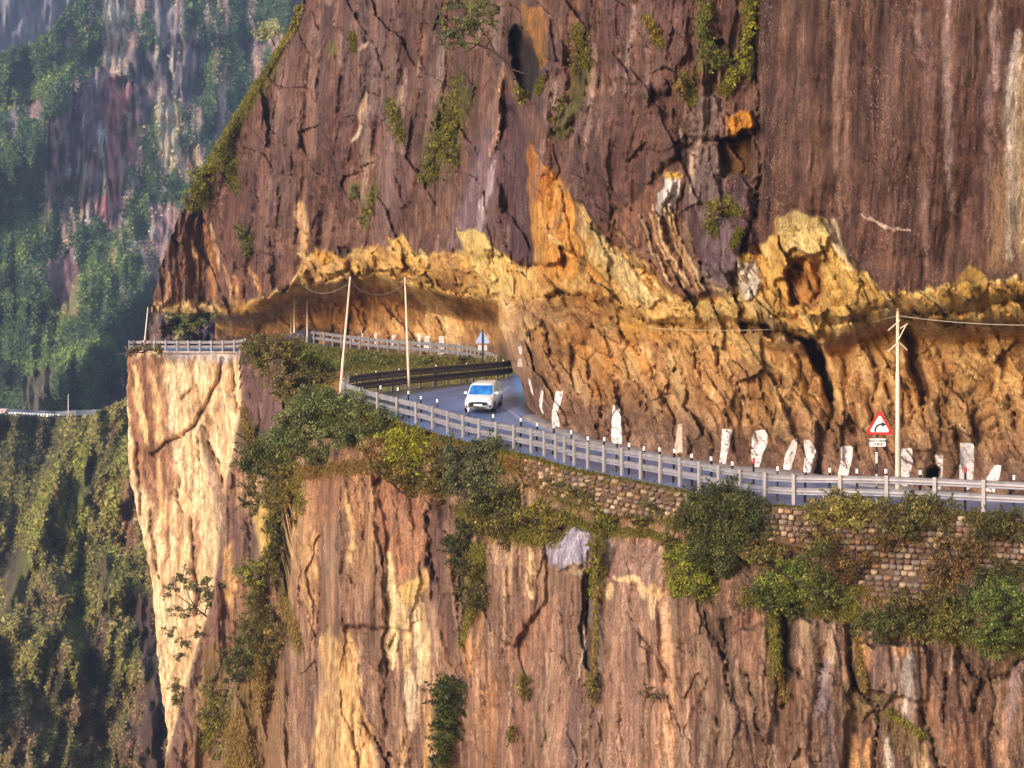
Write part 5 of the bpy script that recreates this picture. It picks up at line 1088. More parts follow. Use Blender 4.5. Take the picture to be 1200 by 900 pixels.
# ================================================================== HATCHBACK
def car_build():
    X_, Y_ = -1.55, 117.3; cx = W(567, 478, Y_).x; cz = road_z(cx, Y_)
    dzy = (road_z(cx, Y_ + 1.5) - road_z(cx, Y_ - 1.5)) / 3; 
    r = empty('parked_car' if False else 'hatchback_car', (cx, Y_, cz)); r.rotation_euler = (math.atan(dzy) * .55, 0, math.radians(-9)); tag(r, 'small white hatchback with blue tinted windscreen driving round the bend', 'car')
    Mb = plain('car_paint', (238, 238, 244), .25, 0, .02); Mb.node_tree.nodes['Principled BSDF'].inputs['Coat Weight'].default_value = .6
    Mg = plain('tinted_glass', (62, 150, 224), .08, 0, .3, 1.2, lo=(14, 60, 150)); Mg.node_tree.nodes['Principled BSDF'].inputs['Specular IOR Level'].default_value = .7
    Md = plain('side_glass', (22, 30, 46), .08, 0, .1); Mk = plain('black_trim', (20, 20, 22), .55); Mt = plain('tyre_rubber', (22, 22, 24), .85); Mr = plain('wheel_rim', (150, 152, 160), .35, .6)
    Ml = plain('lamp_lens', (200, 205, 215), .12, .2, .2, 9); Mp = plain('number_plate', (228, 224, 228), .5)
    st = [(-1.88,.58,.34,.60),(-1.84,.70,.26,.66),(-1.74,.785,.22,.735),(-1.55,.825,.20,.80),(-1.30,.835,.20,.86),(-1.0,.84,.20,.945),(-.6,.84,.20,.97),(0,.84,.20,.985),(.8,.84,.20,1.0),(1.3,.835,.21,1.01),(1.65,.81,.24,1.0),(1.82,.76,.28,.96),(1.88,.66,.36,.90)]
    vs = []; fs = []; m = 13
    for y, w_, zl, zb in st:
        half = [(0, zl), (w_ * .82, zl), (w_ * .97, zl + .09), (w_, zl + (zb - zl) * .45), (w_ * .985, zl + (zb - zl) * .72), (w_ * .93, zb - .03), (w_ * .6, zb + .035 * (y < -.9) + .01)]
        ring = [(x, z) for x, z in half] + [(0, zb + .05 * (y < -.9) + .015)] + [(-x, z) for x, z in reversed(half[1:])]
        vs += [(x, y, z) for x, z in ring]
    m = 14 - 0; m = len(vs) // len(st)
    for i in range(len(st) - 1):
        for j in range(m): fs.append((i * m + j, i * m + (j + 1) % m, (i + 1) * m + (j + 1) % m, (i + 1) * m + j))
    fs += [tuple(range(m)), tuple(reversed(range((len(st) - 1) * m, len(st) * m)))]
    MB().add(vs, fs, True).build('body', Mb, r)
    # cabin: rings from belt to roof
    def ring(y0, y1, w0, w1, z, cr):
        return [(-w0, y0, z), (-w0 * .5, y0 - cr, z), (w0 * .5, y0 - cr, z), (w0, y0, z), (w1, (y0 + y1) / 2, z), (w1, y1, z), (w1 * .5, y1 + cr, z), (-w1 * .5, y1 + cr, z), (-w1, y1, z), (-w1, (y0 + y1) / 2, z)]
    levels = [ring(-1.05, 1.72, .76, .77, .93, .07), ring(-.74, 1.62, .71, .71, 1.22, .06), ring(-.44, 1.45, .64, .65, 1.47, .05), ring(-.26, 1.3, .56, .57, 1.525, .04), ring(.0, 1.1, .35, .38, 1.545, .0)]
    vs = [p for l in levels for p in l]; n = 10; fs = [(i * n + j, i * n + (j + 1) % n, (i + 1) * n + (j + 1) % n, (i + 1) * n + j) for i in range(4) for j in range(n)] + [tuple(range(40, 50))]
    MB().add(vs, fs, True).build('cabin', Mb, r)
    L0, L2_ = levels[0], levels[2]
    def lv(i, t):
        a, b, c = Vector(levels[0][i]), Vector(levels[1][i]), Vector(levels[2][i]); return a.lerp(b, t * 2) if t < .5 else b.lerp(c, t * 2 - 1)
    def glass(name, idx, mat, t0=.06, t1=.93, off=Vector((0, -.02, .01)), ins=0.05):
        g = MB(); rows = []
        for t in (t0, (t0 + t1) / 2, t1):
            P_ = [lv(i, t) + off for i in idx]; P_[0] = P_[0].lerp(P_[-1], ins); P_[-1] = P_[-1].lerp(P_[0], ins); rows += P_
        k = len(idx); g.add(rows, [(a * k + j, a * k + j + 1, (a + 1) * k + j + 1, (a + 1) * k + j) for a in range(2) for j in range(k - 1)], True); return g.build(name, mat, r)
    glass('windscreen', [0, 1, 2, 3], Mg, ins=.04); glass('rear_window', [5, 6, 7, 8], Md, off=Vector((0, .02, .01)))
    glass('side_window', [3, 4], Md, .12, .92, Vector((.022, 0, 0)), .1); glass('side_window', [4, 5], Md, .12, .92, Vector((.022, 0, 0)), .06)
    glass('side_window', [0, 9], Md, .12, .92, Vector((-.022, 0, 0)), .1); glass('side_window', [9, 8], Md, .12, .92, Vector((-.022, 0, 0)), .06)
    for sx in (-1, 1):
        g = MB(); g.add([(sx*.47,-1.87,.66),(sx*.52,-1.862,.60),(sx*.74,-1.80,.63),(sx*.80,-1.60,.74),(sx*.78,-1.55,.80),(sx*.62,-1.78,.755)], [tuple(range(6)) if sx > 0 else tuple(reversed(range(6)))]).build('headlight', Ml, r)
        g = MB(); g.tube([(sx*.66,-1.86,.40),(sx*.66,-1.80,.40)], .075, 10).build('fog_lamp', Mk, r)
        g = MB(); g.box(sx*.80-.02,-.86,.98,sx*.98+.02*sx,-.74,1.11) if sx > 0 else g.box(-.99,-.86,.98,-.80,-.74,1.11); mm = g.build('mirror', Mb, r); bm_ = mm.modifiers.new('b','BEVEL'); bm_.width=.035; bm_.segments=2
        for y in (-1.18, 1.22):
            wh = empty('wheel', (sx * .76, y, .30)); wh.parent = r
            g = MB(); g.tube([(-.09, 0, 0), (-.08, 0, 0), (.08, 0, 0), (.09, 0, 0)], [.26, .30, .30, .26], 20).build('tyre', Mt, wh)
            g = MB(); g.tube([(sx * .085, 0, 0), (sx * .098, 0, 0)], [.20, .17], 14).build('rim', Mr, wh)
            g = MB(); g.tube([(sx * .80 - .0, y, .30), (sx * .846, y, .30)], .345, 20, smooth=False).build('wheel_arch', Mk, r)
        g = MB(); g.box(sx*.60-.09,1.84,.70,sx*.60+.09,1.885,.88).build('tail_lamp', M_red, r)
        g = MB(); g.box(sx*.835-.008, -.1, .88, sx*.85+.008, .06, .90).build('door_handle', Mk, r)
    P_ = [(-.54,.64),(.54,.64),(.45,.40),(.36,.34),(-.36,.34),(-.45,.40)]
    g = MB(); g.add([(x, -1.905 + .06 * abs(x), z) for x, z in P_] + [(x, -1.84, z) for x, z in P_], [tuple(reversed(range(6)))] + [(i, (i + 1) % 6, 6 + (i + 1) % 6, 6 + i) for i in range(6)]).build('grille', Mk, r)
    g = MB(); g.box(-.25, -1.925, .43, .25, -1.908, .54).build('number_plate', Mp, r)
    g = MB(); g.box(-.50, -1.90, .632, .50, -1.872, .648).build('grille_bar', plain('chrome', (120, 122, 130), .3, .6), r)
    g = MB(); g.box(-.62, -1.895, .24, .62, -1.83, .285).build('bumper_lip', Mk, r)
    g = MB(); g.tube([(.05, -1.0, .985), (-.5, -.93, 1.03)], .012, 5).build('wiper', Mk, r); g = MB(); g.tube([(.55, -1.0, .985), (.08, -.94, 1.03)], .012, 5).build('wiper', Mk, r)
    g = MB(); g.tube([(0, 1.1, 1.52), (0, 1.28, 1.66)], .008, 5).build('antenna', Mk, r)
    return r
car_build()

# ================================================================== DRY STONE RETAINING WALL
rw = empty('retaining_wall', W(900, 620, 84)); tag(rw, 'dry stone retaining wall of small pale blocks below the near guardrail', 'stone wall'); RWO = rw.location.copy()
A, B = np.meshgrid(np.linspace(612, 1262, 300), np.linspace(0, 1, 14)); TP, YT = Ktop(A); PYw = TP + 1.5 + (K(A, BWALL) - TP - 1.5) * B
cD = D_lower(A, PYw) - .30 + .05 * gn(A / 4, PYw / 4, 8)
core = mesh_np('wall_core', unproj(A, PYw, cD) - np.array(RWO), grid_faces(*A.shape), plain('wall_earth', (96, 74, 58), .95, var=.4, scale=3, bump=.05), parent=rw)
r = np.random.RandomState(5)
def stone_mesh(k):
    c = []
    for z in (-1, 1):
        for x, y in ((-1, -1), (1, -1), (1, 1), (-1, 1)): c.append(np.array([x, y, z]) * r.uniform(.80, 1.0, 3))
    fc = [np.array(v) * r.uniform(.92, 1.08) for v in ((0, 0, -1), (0, 0, 1), (0, -1, 0), (1, 0, 0), (0, 1, 0), (-1, 0, 0))]
    V = np.array(c + fc) * np.array([.5, .5, .5]); q = [((3, 2, 1, 0), 8), ((4, 5, 6, 7), 9), ((0, 1, 5, 4), 10), ((1, 2, 6, 5), 11), ((2, 3, 7, 6), 12), ((3, 0, 4, 7), 13)]
    F = [(f[i], f[(i + 1) % 4], m_) for f, m_ in q for i in range(4)]; return V, np.array(F)
cols = [(150,124,110),(134,106,96),(176,150,130),(112,90,84),(160,122,94),(142,126,122),(126,98,86),(190,164,140)]
variants = []
pos = []
y_off = 0
for row in range(30):
    x = 614 + (row % 2) * 3
    while x < 1240:
        tp_, _ = Ktop(x); s_ = FPX / float(D_lower(np.array([x]), np.array([tp_ + 10.]))[0]); h_ = .235 * s_; y = tp_ + 3.5 + (row + .5) * h_; wd_ = r.uniform(.22, .40) * s_
        if y < K(x, BWALL) - 1: pos.append((x + wd_ / 2, y + r.uniform(-.5, .5) * (2.2 if x < 960 else 1), wd_, h_ * (r.uniform(.7, 1.1) if x < 960 else 1)))
        x += wd_ + .5
vis = lambda x, y: ((655 < x < 800) or (868 < x < 945 and y < 640) or (985 < x < 1110) or (x > 1150 and y > 630))
pos = [p for p in pos if r.rand() > .09]
pri = [p for p in pos if vis(p[0], p[1]) and p[1] > Ktop(p[0])[0] + 3]; pri = sorted(pri, key=lambda p: (0 if p[0] > 985 else 1, p[1]))[:290]; ps = set(pri); rest = [p for p in pos if p not in ps]
def stone_xf(p):
    x, y, wd_, h_ = p; Y = float(D_lower(np.array([x]), np.array([y]))[0]) - .33 - r.uniform(0, .07); k = Y / FPX
    return unproj(x, y, Y), wd_ * k * .93, .34, h_ * k * .9, r.uniform(-.35, .35) if x < 960 else r.uniform(-.07, .07)
stone_meshes = []
for k in range(8):
    V, F = stone_mesh(k); o = mesh_np('stone', V, F, M_stone, C=np.repeat(lin(cols[k])[None], len(V), 0), smooth=False); stone_meshes.append((o, V, F)); bpy.data.objects.remove(o) if False else None
used = [False] * 8
for i, p in enumerate(pri):
    loc, sx, sy, sz, a = stone_xf(p); k = r.randint(8); o = stone_meshes[k][0]
    if used[k]: o = o.copy(); COL.objects.link(o); o.name = 'stone'
    used[k] = True; o.parent = rw; o.location = Vector(loc) - RWO; o.scale = (sx, sy, sz); o.rotation_euler = (0, a, .1)
Vs, Fs, Cs = [], [], []; off = 0
for p in rest:
    loc, sx, sy, sz, a = stone_xf(p); k = r.randint(8); _, V, F = stone_meshes[k]
    V2 = V * np.array([sx, sy, sz]) + loc - np.array(RWO); Vs.append(V2); Fs.append(F + off); off += len(V); Cs.append(np.repeat(lin(cols[k])[None], len(V), 0))
o = mesh_np('stonework', np.vstack(Vs), np.vstack(Fs), M_stone, parent=rw, C=np.vstack(Cs), smooth=False); o['kind'] = 'stuff'

# ================================================================== DISTANT ROAD
g = MB(); n = 40; vs = []
for k in range(n + 1):
    px_ = -85 + 240 * k / n; y = K(px_, [(-80,484.5),(0,484.5),(70,487.5),(104,486.5),(150,484)]); Yd = float(D1(np.array([px_]), np.array([y]))[0])
    a = unproj(px_, y, Yd - 1.5); b = unproj(px_, y, Yd + 14); b[2] = a[2] + .3; vs += [a, b]
g.add(vs, [(2 * i, 2 * i + 2, 2 * i + 3, 2 * i + 1) for i in range(n)]); tag(g.build('distant_road', plain('pale_asphalt', (130, 126, 130), .8)), kind='structure')
dp = empty('distant_parapet', W(30, 486, 450)); tag(dp, 'low white parapet of short blocks along the distant road', 'parapet'); first = None
for px_ in np.arange(-40, 71, 3.4):
    y = K(px_, [(-80,484.5),(0,484.5),(70,487.5)]); Yd = float(D1(np.array([px_]), np.array([y]))[0]) - 1.2
    M_ = Matrix.Translation(Vector(unproj(px_, y, Yd)) - dp.location)
    if first is None: b = MB(); b.box(-.24, -.2, -.3, .24, .2, .42); first = b.build('block', M_white, dp); first.matrix_local = M_
    else: put('block', first, dp, M_)
c = W(3, 487, 452); hb = empty('roadside_hut', c); tag(hb, 'tiny pinkish hut at the left end of the distant road', 'hut')
b = MB(); b.box(-.95, -.8, 0, .95, .8, 1.35); b.build('wall', plain('pink_wall', (222, 158, 160), .8), hb); b = MB(); b.box(-1.1, -.95, 1.36, 1.1, .95, 1.5); b.build('roof', plain('pale_roof', (230, 214, 214), .7), hb)
b = MB(); b.box(-.3, -.83, .3, .2, -.805, 1.0); b.build('door', M_black, hb)
# ================================================================== VEGETATION
def leaves_np(P, nrm, size, C, r, asp=.55):
    n = len(P); a = np.cross(nrm, r.randn(n, 3)); a /= np.linalg.norm(a, axis=1)[:, None] + 1e-9; b = np.cross(nrm, a)
    L_ = (size * np.exp(r.randn(n) * .25))[:, None]; a = a * L_; b = b * L_ * asp
    Q = np.stack([P - a, P - b - a * .1, P + a, P + b - a * .1], 1).reshape(-1, 3)
    return Q, np.repeat(C, 4, 0)
def plant(name, label, cat, base, clumps, col, seed, branches=None, leaf=2.1, dens=1.0, Y=None, front=.8, group=None, tip=(170, 170, 70), tipf=.12, spread=.28, airy=False, keys=('low',), grow=None):
    col = tuple(.72 * a_ + .28 * b_ for a_, b_ in zip(col, (98, 96, 54)))
    if grow is None: grow = 1.0 if (airy or keys != ('low',)) else 1.28
    """clumps in photo pixels (px, py, radius); everything is placed at the plant's own distance from the camera"""
    r = np.random.RandomState(seed); bx_, by_ = base
    if Y is None:
        Y = surf(bx_, by_, keys)
        if Y > 1e8: Y = surf(bx_, by_ + 8, keys)
    s_ = FPX / Y; loc = W(bx_, by_, Y - .1); e = empty(name, loc); tag(e, label, cat, group); lo = np.array(loc)
    Ps, Ns, Cs = [], [], []; cents = []
    for (cx, cy, cr) in clumps:
        cr = cr * grow; R_ = cr / s_; yy = Y - front - R_ * .35 + r.uniform(-.3, .3) * R_; c = unproj(cx, cy, yy); cents.append((c, R_))
        # sub clumps
        k = max(5, int((cr / 7.0) ** 2 * 2.4)); R_ *= 1.1
        for j in range(k):
            v = r.randn(3); v /= np.linalg.norm(v); rad = R_ * r.uniform(.1, 1.12); cc = c + v * rad * np.array([1, .75, .85]); sr = R_ * r.uniform(.2, .44)
            sr_px = sr * s_; n = int(dens * (1.1 if airy else 2.3) * sr_px * sr_px / (leaf * leaf) * 4) + 6
            u = r.randn(n, 3); u /= np.linalg.norm(u, axis=1)[:, None]; rr_ = sr * (.45 + .55 * r.rand(n, 1) ** .7 + .35 * (r.rand(n, 1) < .15) * r.rand(n, 1)); P = cc + u * rr_ * np.array([1.1, 1.0, .8])
            nn = u * .6 + r.randn(n, 3) * .65; nn[:, 2] += .45; nn /= np.linalg.norm(nn, axis=1)[:, None]
            cb = lin(col) * np.array([1.32, 1.16, 1.15]) * math.exp(r.randn() * spread * 1.35) * (1 + r.randn(3) * .07); C = cb[None] * np.exp(r.randn(n, 1) * .32)
            t = r.rand(n) < tipf * (1 + u[:, 2]); C[t] = lin(tip) * .8 * np.exp(r.randn(t.sum(), 1) * .2)
            Ps.append(P); Ns.append(nn); Cs.append(C)
    shoots = []
    for c, R_ in cents:                                              # leafy shoots that break the outline
        for j in range(5 if not airy else 3):
            d = r.randn(3) * np.array([1, .6, .9]) + np.array([0, -.2, .55]); d /= np.linalg.norm(d); L_ = R_ * r.uniform(1.1, 1.75); tip_ = c + d * L_ - np.array([0, 0, .18 * L_])
            n = int(12 + 26 * (R_ * s_ / 12)); t_ = r.rand(n, 1) ** .7; mid = c + d * L_ * .55 + np.array([0, 0, .05 * L_]); P = c * (1 - t_) ** 2 + 2 * mid * t_ * (1 - t_) + tip_ * t_ ** 2 + r.randn(n, 3) * (1.6 / s_) * (1.4 - t_)
            nn = r.randn(n, 3); nn[:, 2] += .6; nn /= np.linalg.norm(nn, axis=1)[:, None]; cb = lin(col) * math.exp(r.randn() * spread) * 1.1
            Ps.append(P); Ns.append(nn); Cs.append(cb[None] * np.exp(r.randn(n, 1) * .3)); shoots.append([c, mid * .7 + (c + tip_) * .15, tip_])
    P, Nn, C = np.vstack(Ps), np.vstack(Ns), np.clip(np.vstack(Cs), .004, .6)
    Q, C4 = leaves_np(P, Nn, np.full(len(P), leaf * .62 / s_), C, r)
    mesh_np('foliage', Q - lo, np.arange(len(Q)).reshape(-1, 4), M_leaf, parent=e, C=C4, smooth=False)
    b = MB(); bl = branches
    if bl is None:
        bl = []
        for c, R_ in cents:
            q0 = np.array(loc) + np.array([r.uniform(-.2, .2), .25, -.1]); mid = (q0 + c) / 2 + r.randn(3) * .15 * R_; bl.append([q0, mid, c, c + np.array([r.uniform(-.3, .3) * R_, -.1, R_ * .6])])
        for pts in bl: b.tube([Vector(p - lo) for p in pts], [.06, .045, .03, .012], 5)
    else:
        for pts in bl:
            q = [unproj(x, y, Y - .25 - front * (k / max(1, len(pts) - 1))) for k, (x, y) in enumerate(pts)]; w0 = .13 if pts is bl[0] else .06
            b.tube([Vector(p - lo) for p in q], [w0 * (1 - .8 * k / (len(q) - 1)) for k in range(len(q))], 6)
    for pts in shoots: b.tube([Vector(p - lo) for p in pts], [.022, .016, .006], 4)
    b.build('trunk' if cat == 'tree' else 'stem', M_bark, e)
    return e
def blob(cx, cy, rx, ry, n, seed, rr=None):
    r = np.random.RandomState(seed); o = []
    for k in range(n):
        a = r.rand() * 6.28; q = r.rand() ** .5 * .75; o.append((cx + math.cos(a) * q * rx, cy + math.sin(a) * q * ry, (rr or min(rx, ry) * .5) * r.uniform(.75, 1.2)))
    return o
DK, MD, GG, YG, BR_, GY = (66, 72, 40), (74, 84, 40), (82, 96, 62), (118, 124, 36), (120, 86, 56), (96, 104, 72)
pl = plant
pl('shrub', 'big dark leafy shrub hanging over the stone wall below the middle of the guardrail', 'shrub', (842, 640), blob(845, 612, 42, 40, 9, 1) + [(820,590,18),(870,596,20),(880,618,18),(850,585,18),(838,650,22),(862,640,18)], DK, 1, tip=(116,122,66), tipf=.1)
pl('shrub', 'yellow green lower skirt of leaves left under the big dark shrub', 'shrub', (815, 670), [(806,650,16),(800,672,14),(816,680,18),(834,692,14),(824,655,14),(797,690,9)], (104, 112, 40), 2, tip=(176,176,60), tipf=.25)
pl('shrub', 'grey green leafy shrub against the guardrail, just below the white car', 'shrub', (565, 570), [(548,544,18),(568,530,18),(592,541,18),(528,528,13),(560,562,18),(584,568,18),(538,566,14),(602,560,12),(575,520,10)], (80, 88, 66), 3, tip=(150,150,100), tipf=.12)
pl('shrub', 'dark tangled shrub under the grey green one, by the start of the stone wall', 'shrub', (590, 600), [(575,592,18),(598,588,16),(610,574,12),(560,588,14),(592,612,12)], (64, 62, 38), 4)
pl('shrub', 'bushy soft green shrub at the tip of the hairpin below the leaning pole', 'shrub', (400, 510), [(372,476,17),(393,474,16),(414,482,18),(352,486,16),(338,504,17),(378,500,18),(402,502,17),(430,494,14),(358,466,12),(425,510,15),(322,514,13)], (92, 106, 64), 5, tip=(150,160,100), tipf=.18, front=1.2)
pl('shrub', 'dark green hanging shrub left of the hairpin above the pale cliff', 'shrub', (320, 545), [(300,530,16),(318,538,16),(340,532,15),(286,545,12),(330,520,13),(350,545,12),(300,552,10),(345,568,10)], (72, 82, 42), 6, tip=(130,130,60), tipf=.12, front=1.0)
pl('shrub', 'bright yellow green shrub beneath the guardrail left of the car', 'shrub', (480, 545), [(472,510,13),(486,522,15),(502,534,14),(462,532,10),(478,548,12),(455,512,9),(490,515,9)], (132, 138, 34), 7, tip=(196,190,60), tipf=.3)
pl('shrub', 'olive brown shrub between the yellow green one and the grey green one', 'shrub', (515, 560), [(512,532,12),(522,548,13),(508,556,12),(530,560,11),(520,575,10),(500,568,9)], (100, 92, 46), 8, tip=(150,130,60), tipf=.2)
pl('shrub', 'orange brown dry shrub between green bushes under the hairpin rail', 'shrub', (448, 535), [(446,520,9),(452,534,10),(440,540,9),(430,528,8)], (136, 96, 44), 9, tip=(180,140,60), tipf=.3)
pl('shrub', 'dark broad leaved shrub low in the gully under the hairpin', 'shrub', (540, 640), [(530,632,12),(545,622,12),(535,655,11),(555,640,12),(560,660,11),(528,648,9),(566,625,10),(572,680,8)], (58, 60, 34), 10, tip=(100,112,50), tipf=.15)
pl('shrub', 'olive bushes on the ledge right of the gully', 'shrub', (570, 612), [(560,612,11),(575,622,10),(588,632,9),(550,602,9)], (98, 88, 42), 11, tip=(150,140,60), tipf=.2)
pl('shrub', 'yellow green grassy shrub under the left end of the stone wall', 'shrub', (655, 620), [(640,600,11),(655,612,11),(668,600,10),(640,622,9),(662,628,8),(622,598,10),(610,604,9)], (120, 112, 42), 12, tip=(176,164,70), tipf=.3)
pl('shrub', 'small green bush on the stone wall above the pale slab', 'shrub', (712, 612), [(706,604,7),(716,606,7),(710,615,6)], (112, 118, 40), 13, tip=(176,170,70), tipf=.3)
pl('shrub', 'small leafy bush rooted at the foot of the stone wall beside the grey boulder', 'shrub', (748, 612), [(742,610,7),(752,612,7)], (100, 92, 50), 14, tipf=.3)
pl('shrub', 'bright green bamboo like shrub under the stone wall right of the dark shrub', 'shrub', (930, 690), [(912,680,15),(930,672,15),(946,686,16),(960,700,12),(925,700,13),(898,688,12),(905,705,11),(942,660,11),(970,690,10)], (96, 112, 44), 15, tip=(166,176,70), tipf=.25)
pl('shrub', 'dark green shrub below the bamboo like one', 'shrub', (915, 712), [(900,706,12),(918,714,12),(935,716,11),(890,694,10)], (62, 70, 34), 16)
pl('shrub', 'straw coloured leafy shrub against the guardrail left of the road sign', 'shrub', (990, 615), [(960,592,12),(976,586,13),(994,588,14),(1010,594,13),(985,606,13),(963,608,11),(1004,610,12),(948,600,9),(1022,600,11)], (134, 122, 62), 17, tip=(190,176,100), tipf=.3)
pl('shrub', 'olive green shrub against the guardrail right of the road sign', 'shrub', (1075, 620), [(1042,598,13),(1060,602,14),(1078,592,13),(1096,596,14),(1112,602,14),(1062,616,13),(1090,614,13),(1128,610,14),(1030,606,11),(1044,620,11),(1106,622,12)], (92, 86, 48), 18, tip=(150,140,80), tipf=.25)
pl('shrub', 'dark olive shrub against the guardrail at the right edge', 'shrub', (1170, 630), [(1145,608,13),(1160,614,14),(1178,610,13),(1194,616,14),(1150,626,12),(1176,626,12),(1212,618,13),(1234,622,13)], (76, 72, 40), 19, tip=(130,120,60), tipf=.2)
pl('shrub', 'dark brown dry bush on the stone wall below the sign', 'shrub', (1005, 665), [(985,655,12),(1000,666,12),(990,680,12),(1014,652,10),(1008,684,10),(972,668,10),(975,650,9)], (104, 74, 50), 20, tip=(150,120,60), tipf=.25)
pl('shrub', 'reddish brown dry bush spreading over the stone wall near the right edge', 'shrub', (1110, 672), [(1098,652,12),(1112,664,13),(1128,656,12),(1100,680,12),(1124,680,12),(1142,670,11),(1140,650,10),(1086,668,9)], (116, 86, 60), 21, tip=(150,124,80), tipf=.3, dens=.7)
pl('shrub', 'dark green shrub over the top of the cliff below the bare patch of stone wall', 'shrub', (1045, 725), [(1008,732,12),(1022,738,11),(1040,728,13),(1056,714,12),(1072,722,12),(1030,718,11),(1062,740,11),(1086,732,12),(1044,744,8)], (72, 76, 44), 22, tip=(120,130,70), tipf=.15)
pl('shrub', 'mid green shrub between the dark one and the large right hand shrub', 'shrub', (1110, 735), [(1100,720,13),(1116,708,12),(1122,730,13),(1104,742,11),(1134,716,11)], (92, 92, 44), 23, tip=(140,140,60), tipf=.2)
pl('shrub', 'large fresh green shrub at the right edge over the cliff', 'shrub', (1170, 735), [(1150,712,15),(1168,700,15),(1184,690,15),(1196,712,16),(1164,728,15),(1182,740,14),(1150,744,14),(1205,740,16),(1172,756,12),(1158,768,8),(1225,720,18)], (76, 90, 42), 24, tip=(140,156,76), tipf=.2)
pl('shrub', 'almost black green bush left of the large right hand shrub', 'shrub', (1150, 690), [(1140,692,11),(1150,680,10),(1134,704,9),(1160,676,9)], (40, 50, 34), 25)
# on the bank left of the hairpin
pl('shrub', 'olive bush on the brow at the left end of the far guardrail', 'shrub', (318, 412), [(298,412,12),(312,408,12),(328,406,12),(342,410,12),(322,422,13),(304,424,12),(292,408,8),(340,424,11),(312,436,9),(326,436,10)], (110, 104, 58), 26, tip=(156,146,84), tipf=.25, Y=155)
pl('shrub', 'rounded green bush below the start of the far guardrail', 'shrub', (366, 428), [(352,416,12),(368,420,12),(382,426,12),(362,432,12),(378,438,10),(348,430,11)], (116, 126, 58), 27, tip=(166,168,84), tipf=.25, Y=160)
pl('shrub', 'dark olive bush beside the bare orange soil by the leaning pole', 'shrub', (370, 446), [(354,444,12),(370,448,12),(384,448,10),(364,458,12),(380,462,10),(346,452,10)], (92, 84, 48), 28, Y=146)
pl('shrub', 'pale dusty shrub on the steep ground above the left hand shrubs', 'shrub', (340, 452), [(326,438,10),(338,446,11),(342,462,12),(352,474,12),(330,462,10),(322,452,8)], (116, 104, 66), 29, Y=145, tip=(170,150,100), tipf=.2, dens=.8)
# on the grassy bank
for i, (x, y, rr_, c_, lb) in enumerate(((418,424,7,(92,104,50),'small round bush on the grassy bank above the dark rail, nearest the leaning pole'),(436,418,7,(112,112,60),'low bush on the grassy bank left of the thin pole'),(452,425,6,(100,108,56),'low grey green bush on the bank beside the thin pole'),(500,425,6,(112,120,58),'low bush on the grassy bank right of the thin pole'),(545,424,7,(96,92,56),'dry low bush just left of the sign seen from behind'))):
    pl('shrub', lb, 'shrub', (x, y + 4), [(x,y,rr_),(x-6,y+2,rr_*.8),(x+6,y+1,rr_*.8)], c_, 40 + i, Y=float(D_emb(np.array([x]), np.array([y + 3.]))[0]), front=.5, tip=(160,160,90), tipf=.25)
# left cliff vegetation
pl('cliff_tree', 'airy grey green tree leaning out from the cliff over the pale rock wedge', 'tree', (264, 738), [(214,678,13),(202,690,10),(228,690,13),(246,700,13),(262,694,12),(240,684,9),(205,714,8),(222,720,10),(200,742,8),(214,752,9),(230,742,8),(258,712,12),(270,680,11),(208,770,6)], (82, 90, 62), 60, branches=[[(266,740),(250,728),(228,712),(206,696)],[(250,730),(236,742),(214,748)],[(240,720),(244,704),(250,694)],[(228,712),(212,716),(200,716)],[(262,732),(268,706),(270,686)],[(230,714),(222,700),(216,684)]], airy=True, leaf=2.0, dens=2.2, spread=.2, front=1.5, Y=158)
pl('shrub', 'yellow green bush growing on the cliff right of the leaning tree', 'shrub', (305, 680), [(292,676,11),(305,664,11),(318,652,11),(300,686,9),(326,636,9),(284,668,9),(322,606,6)], (112, 116, 44), 61, tip=(170,166,60), tipf=.25)
pl('shrub', 'dark shrub on the cliff below the leaning tree', 'shrub', (285, 770), [(278,762,12),(292,768,12),(300,752,11),(268,776,11),(290,786,11),(274,796,9)], (72, 76, 42), 62, tip=(120,124,66), tipf=.2)
pl('shrub', 'small green tuft of leaves at the left rim of the lower cliff', 'shrub', (212, 818), [(208,806,8),(216,816,9),(206,822,7),(220,828,6)], (84, 88, 44), 63, Y=160)
pl('shrub', 'brownish shrub mass hanging from the cliff left of the golden rock', 'shrub', (330, 745), [(320,740,11),(334,748,11),(340,764,10),(324,760,10),(346,750,8)], (104, 86, 46), 64, tip=(150,130,60), tipf=.2)
pl('shrub', 'trailing olive creeper at the foot of the cliff beside the leaning tree', 'shrub', (262, 850), [(250,812,12),(262,826,13),(276,842,13),(258,852,12),(284,866,12),(266,878,12),(290,838,10),(246,838,9),(282,896,12),(300,880,9)], (94, 90, 44), 65, tip=(150,140,60), tipf=.25, dens=.8)
pl('shrub', 'dark dense shrub hanging in the lower cleft of the cliff', 'shrub', (525, 830), [(520,806,11),(534,804,11),(542,818,9),(518,824,12),(530,832,12),(514,846,11),(526,858,11),(514,872,10),(520,888,10),(508,896,8),(506,810,7)], (46, 58, 28), 66, tip=(84,100,40), tipf=.12)
pl('shrub', 'small dry bush clinging to the cliff near the middle right', 'shrub', (760, 815), [(758,810,7),(766,816,6)], (104, 84, 66), 67, dens=.5)
pl('shrub', 'tiny green bush on the pale rock wall under the far rail', 'shrub', (246, 622), [(244,622,4),(252,616,4)], (84, 86, 50), 68, Y=203)
pl('shrub', 'low reddish bush at the left tip of the pale rock wall', 'shrub', (166, 412), [(160,408,6),(170,408,6),(180,410,6),(152,412,5),(187,408,4)], (110, 88, 64), 69, Y=204)
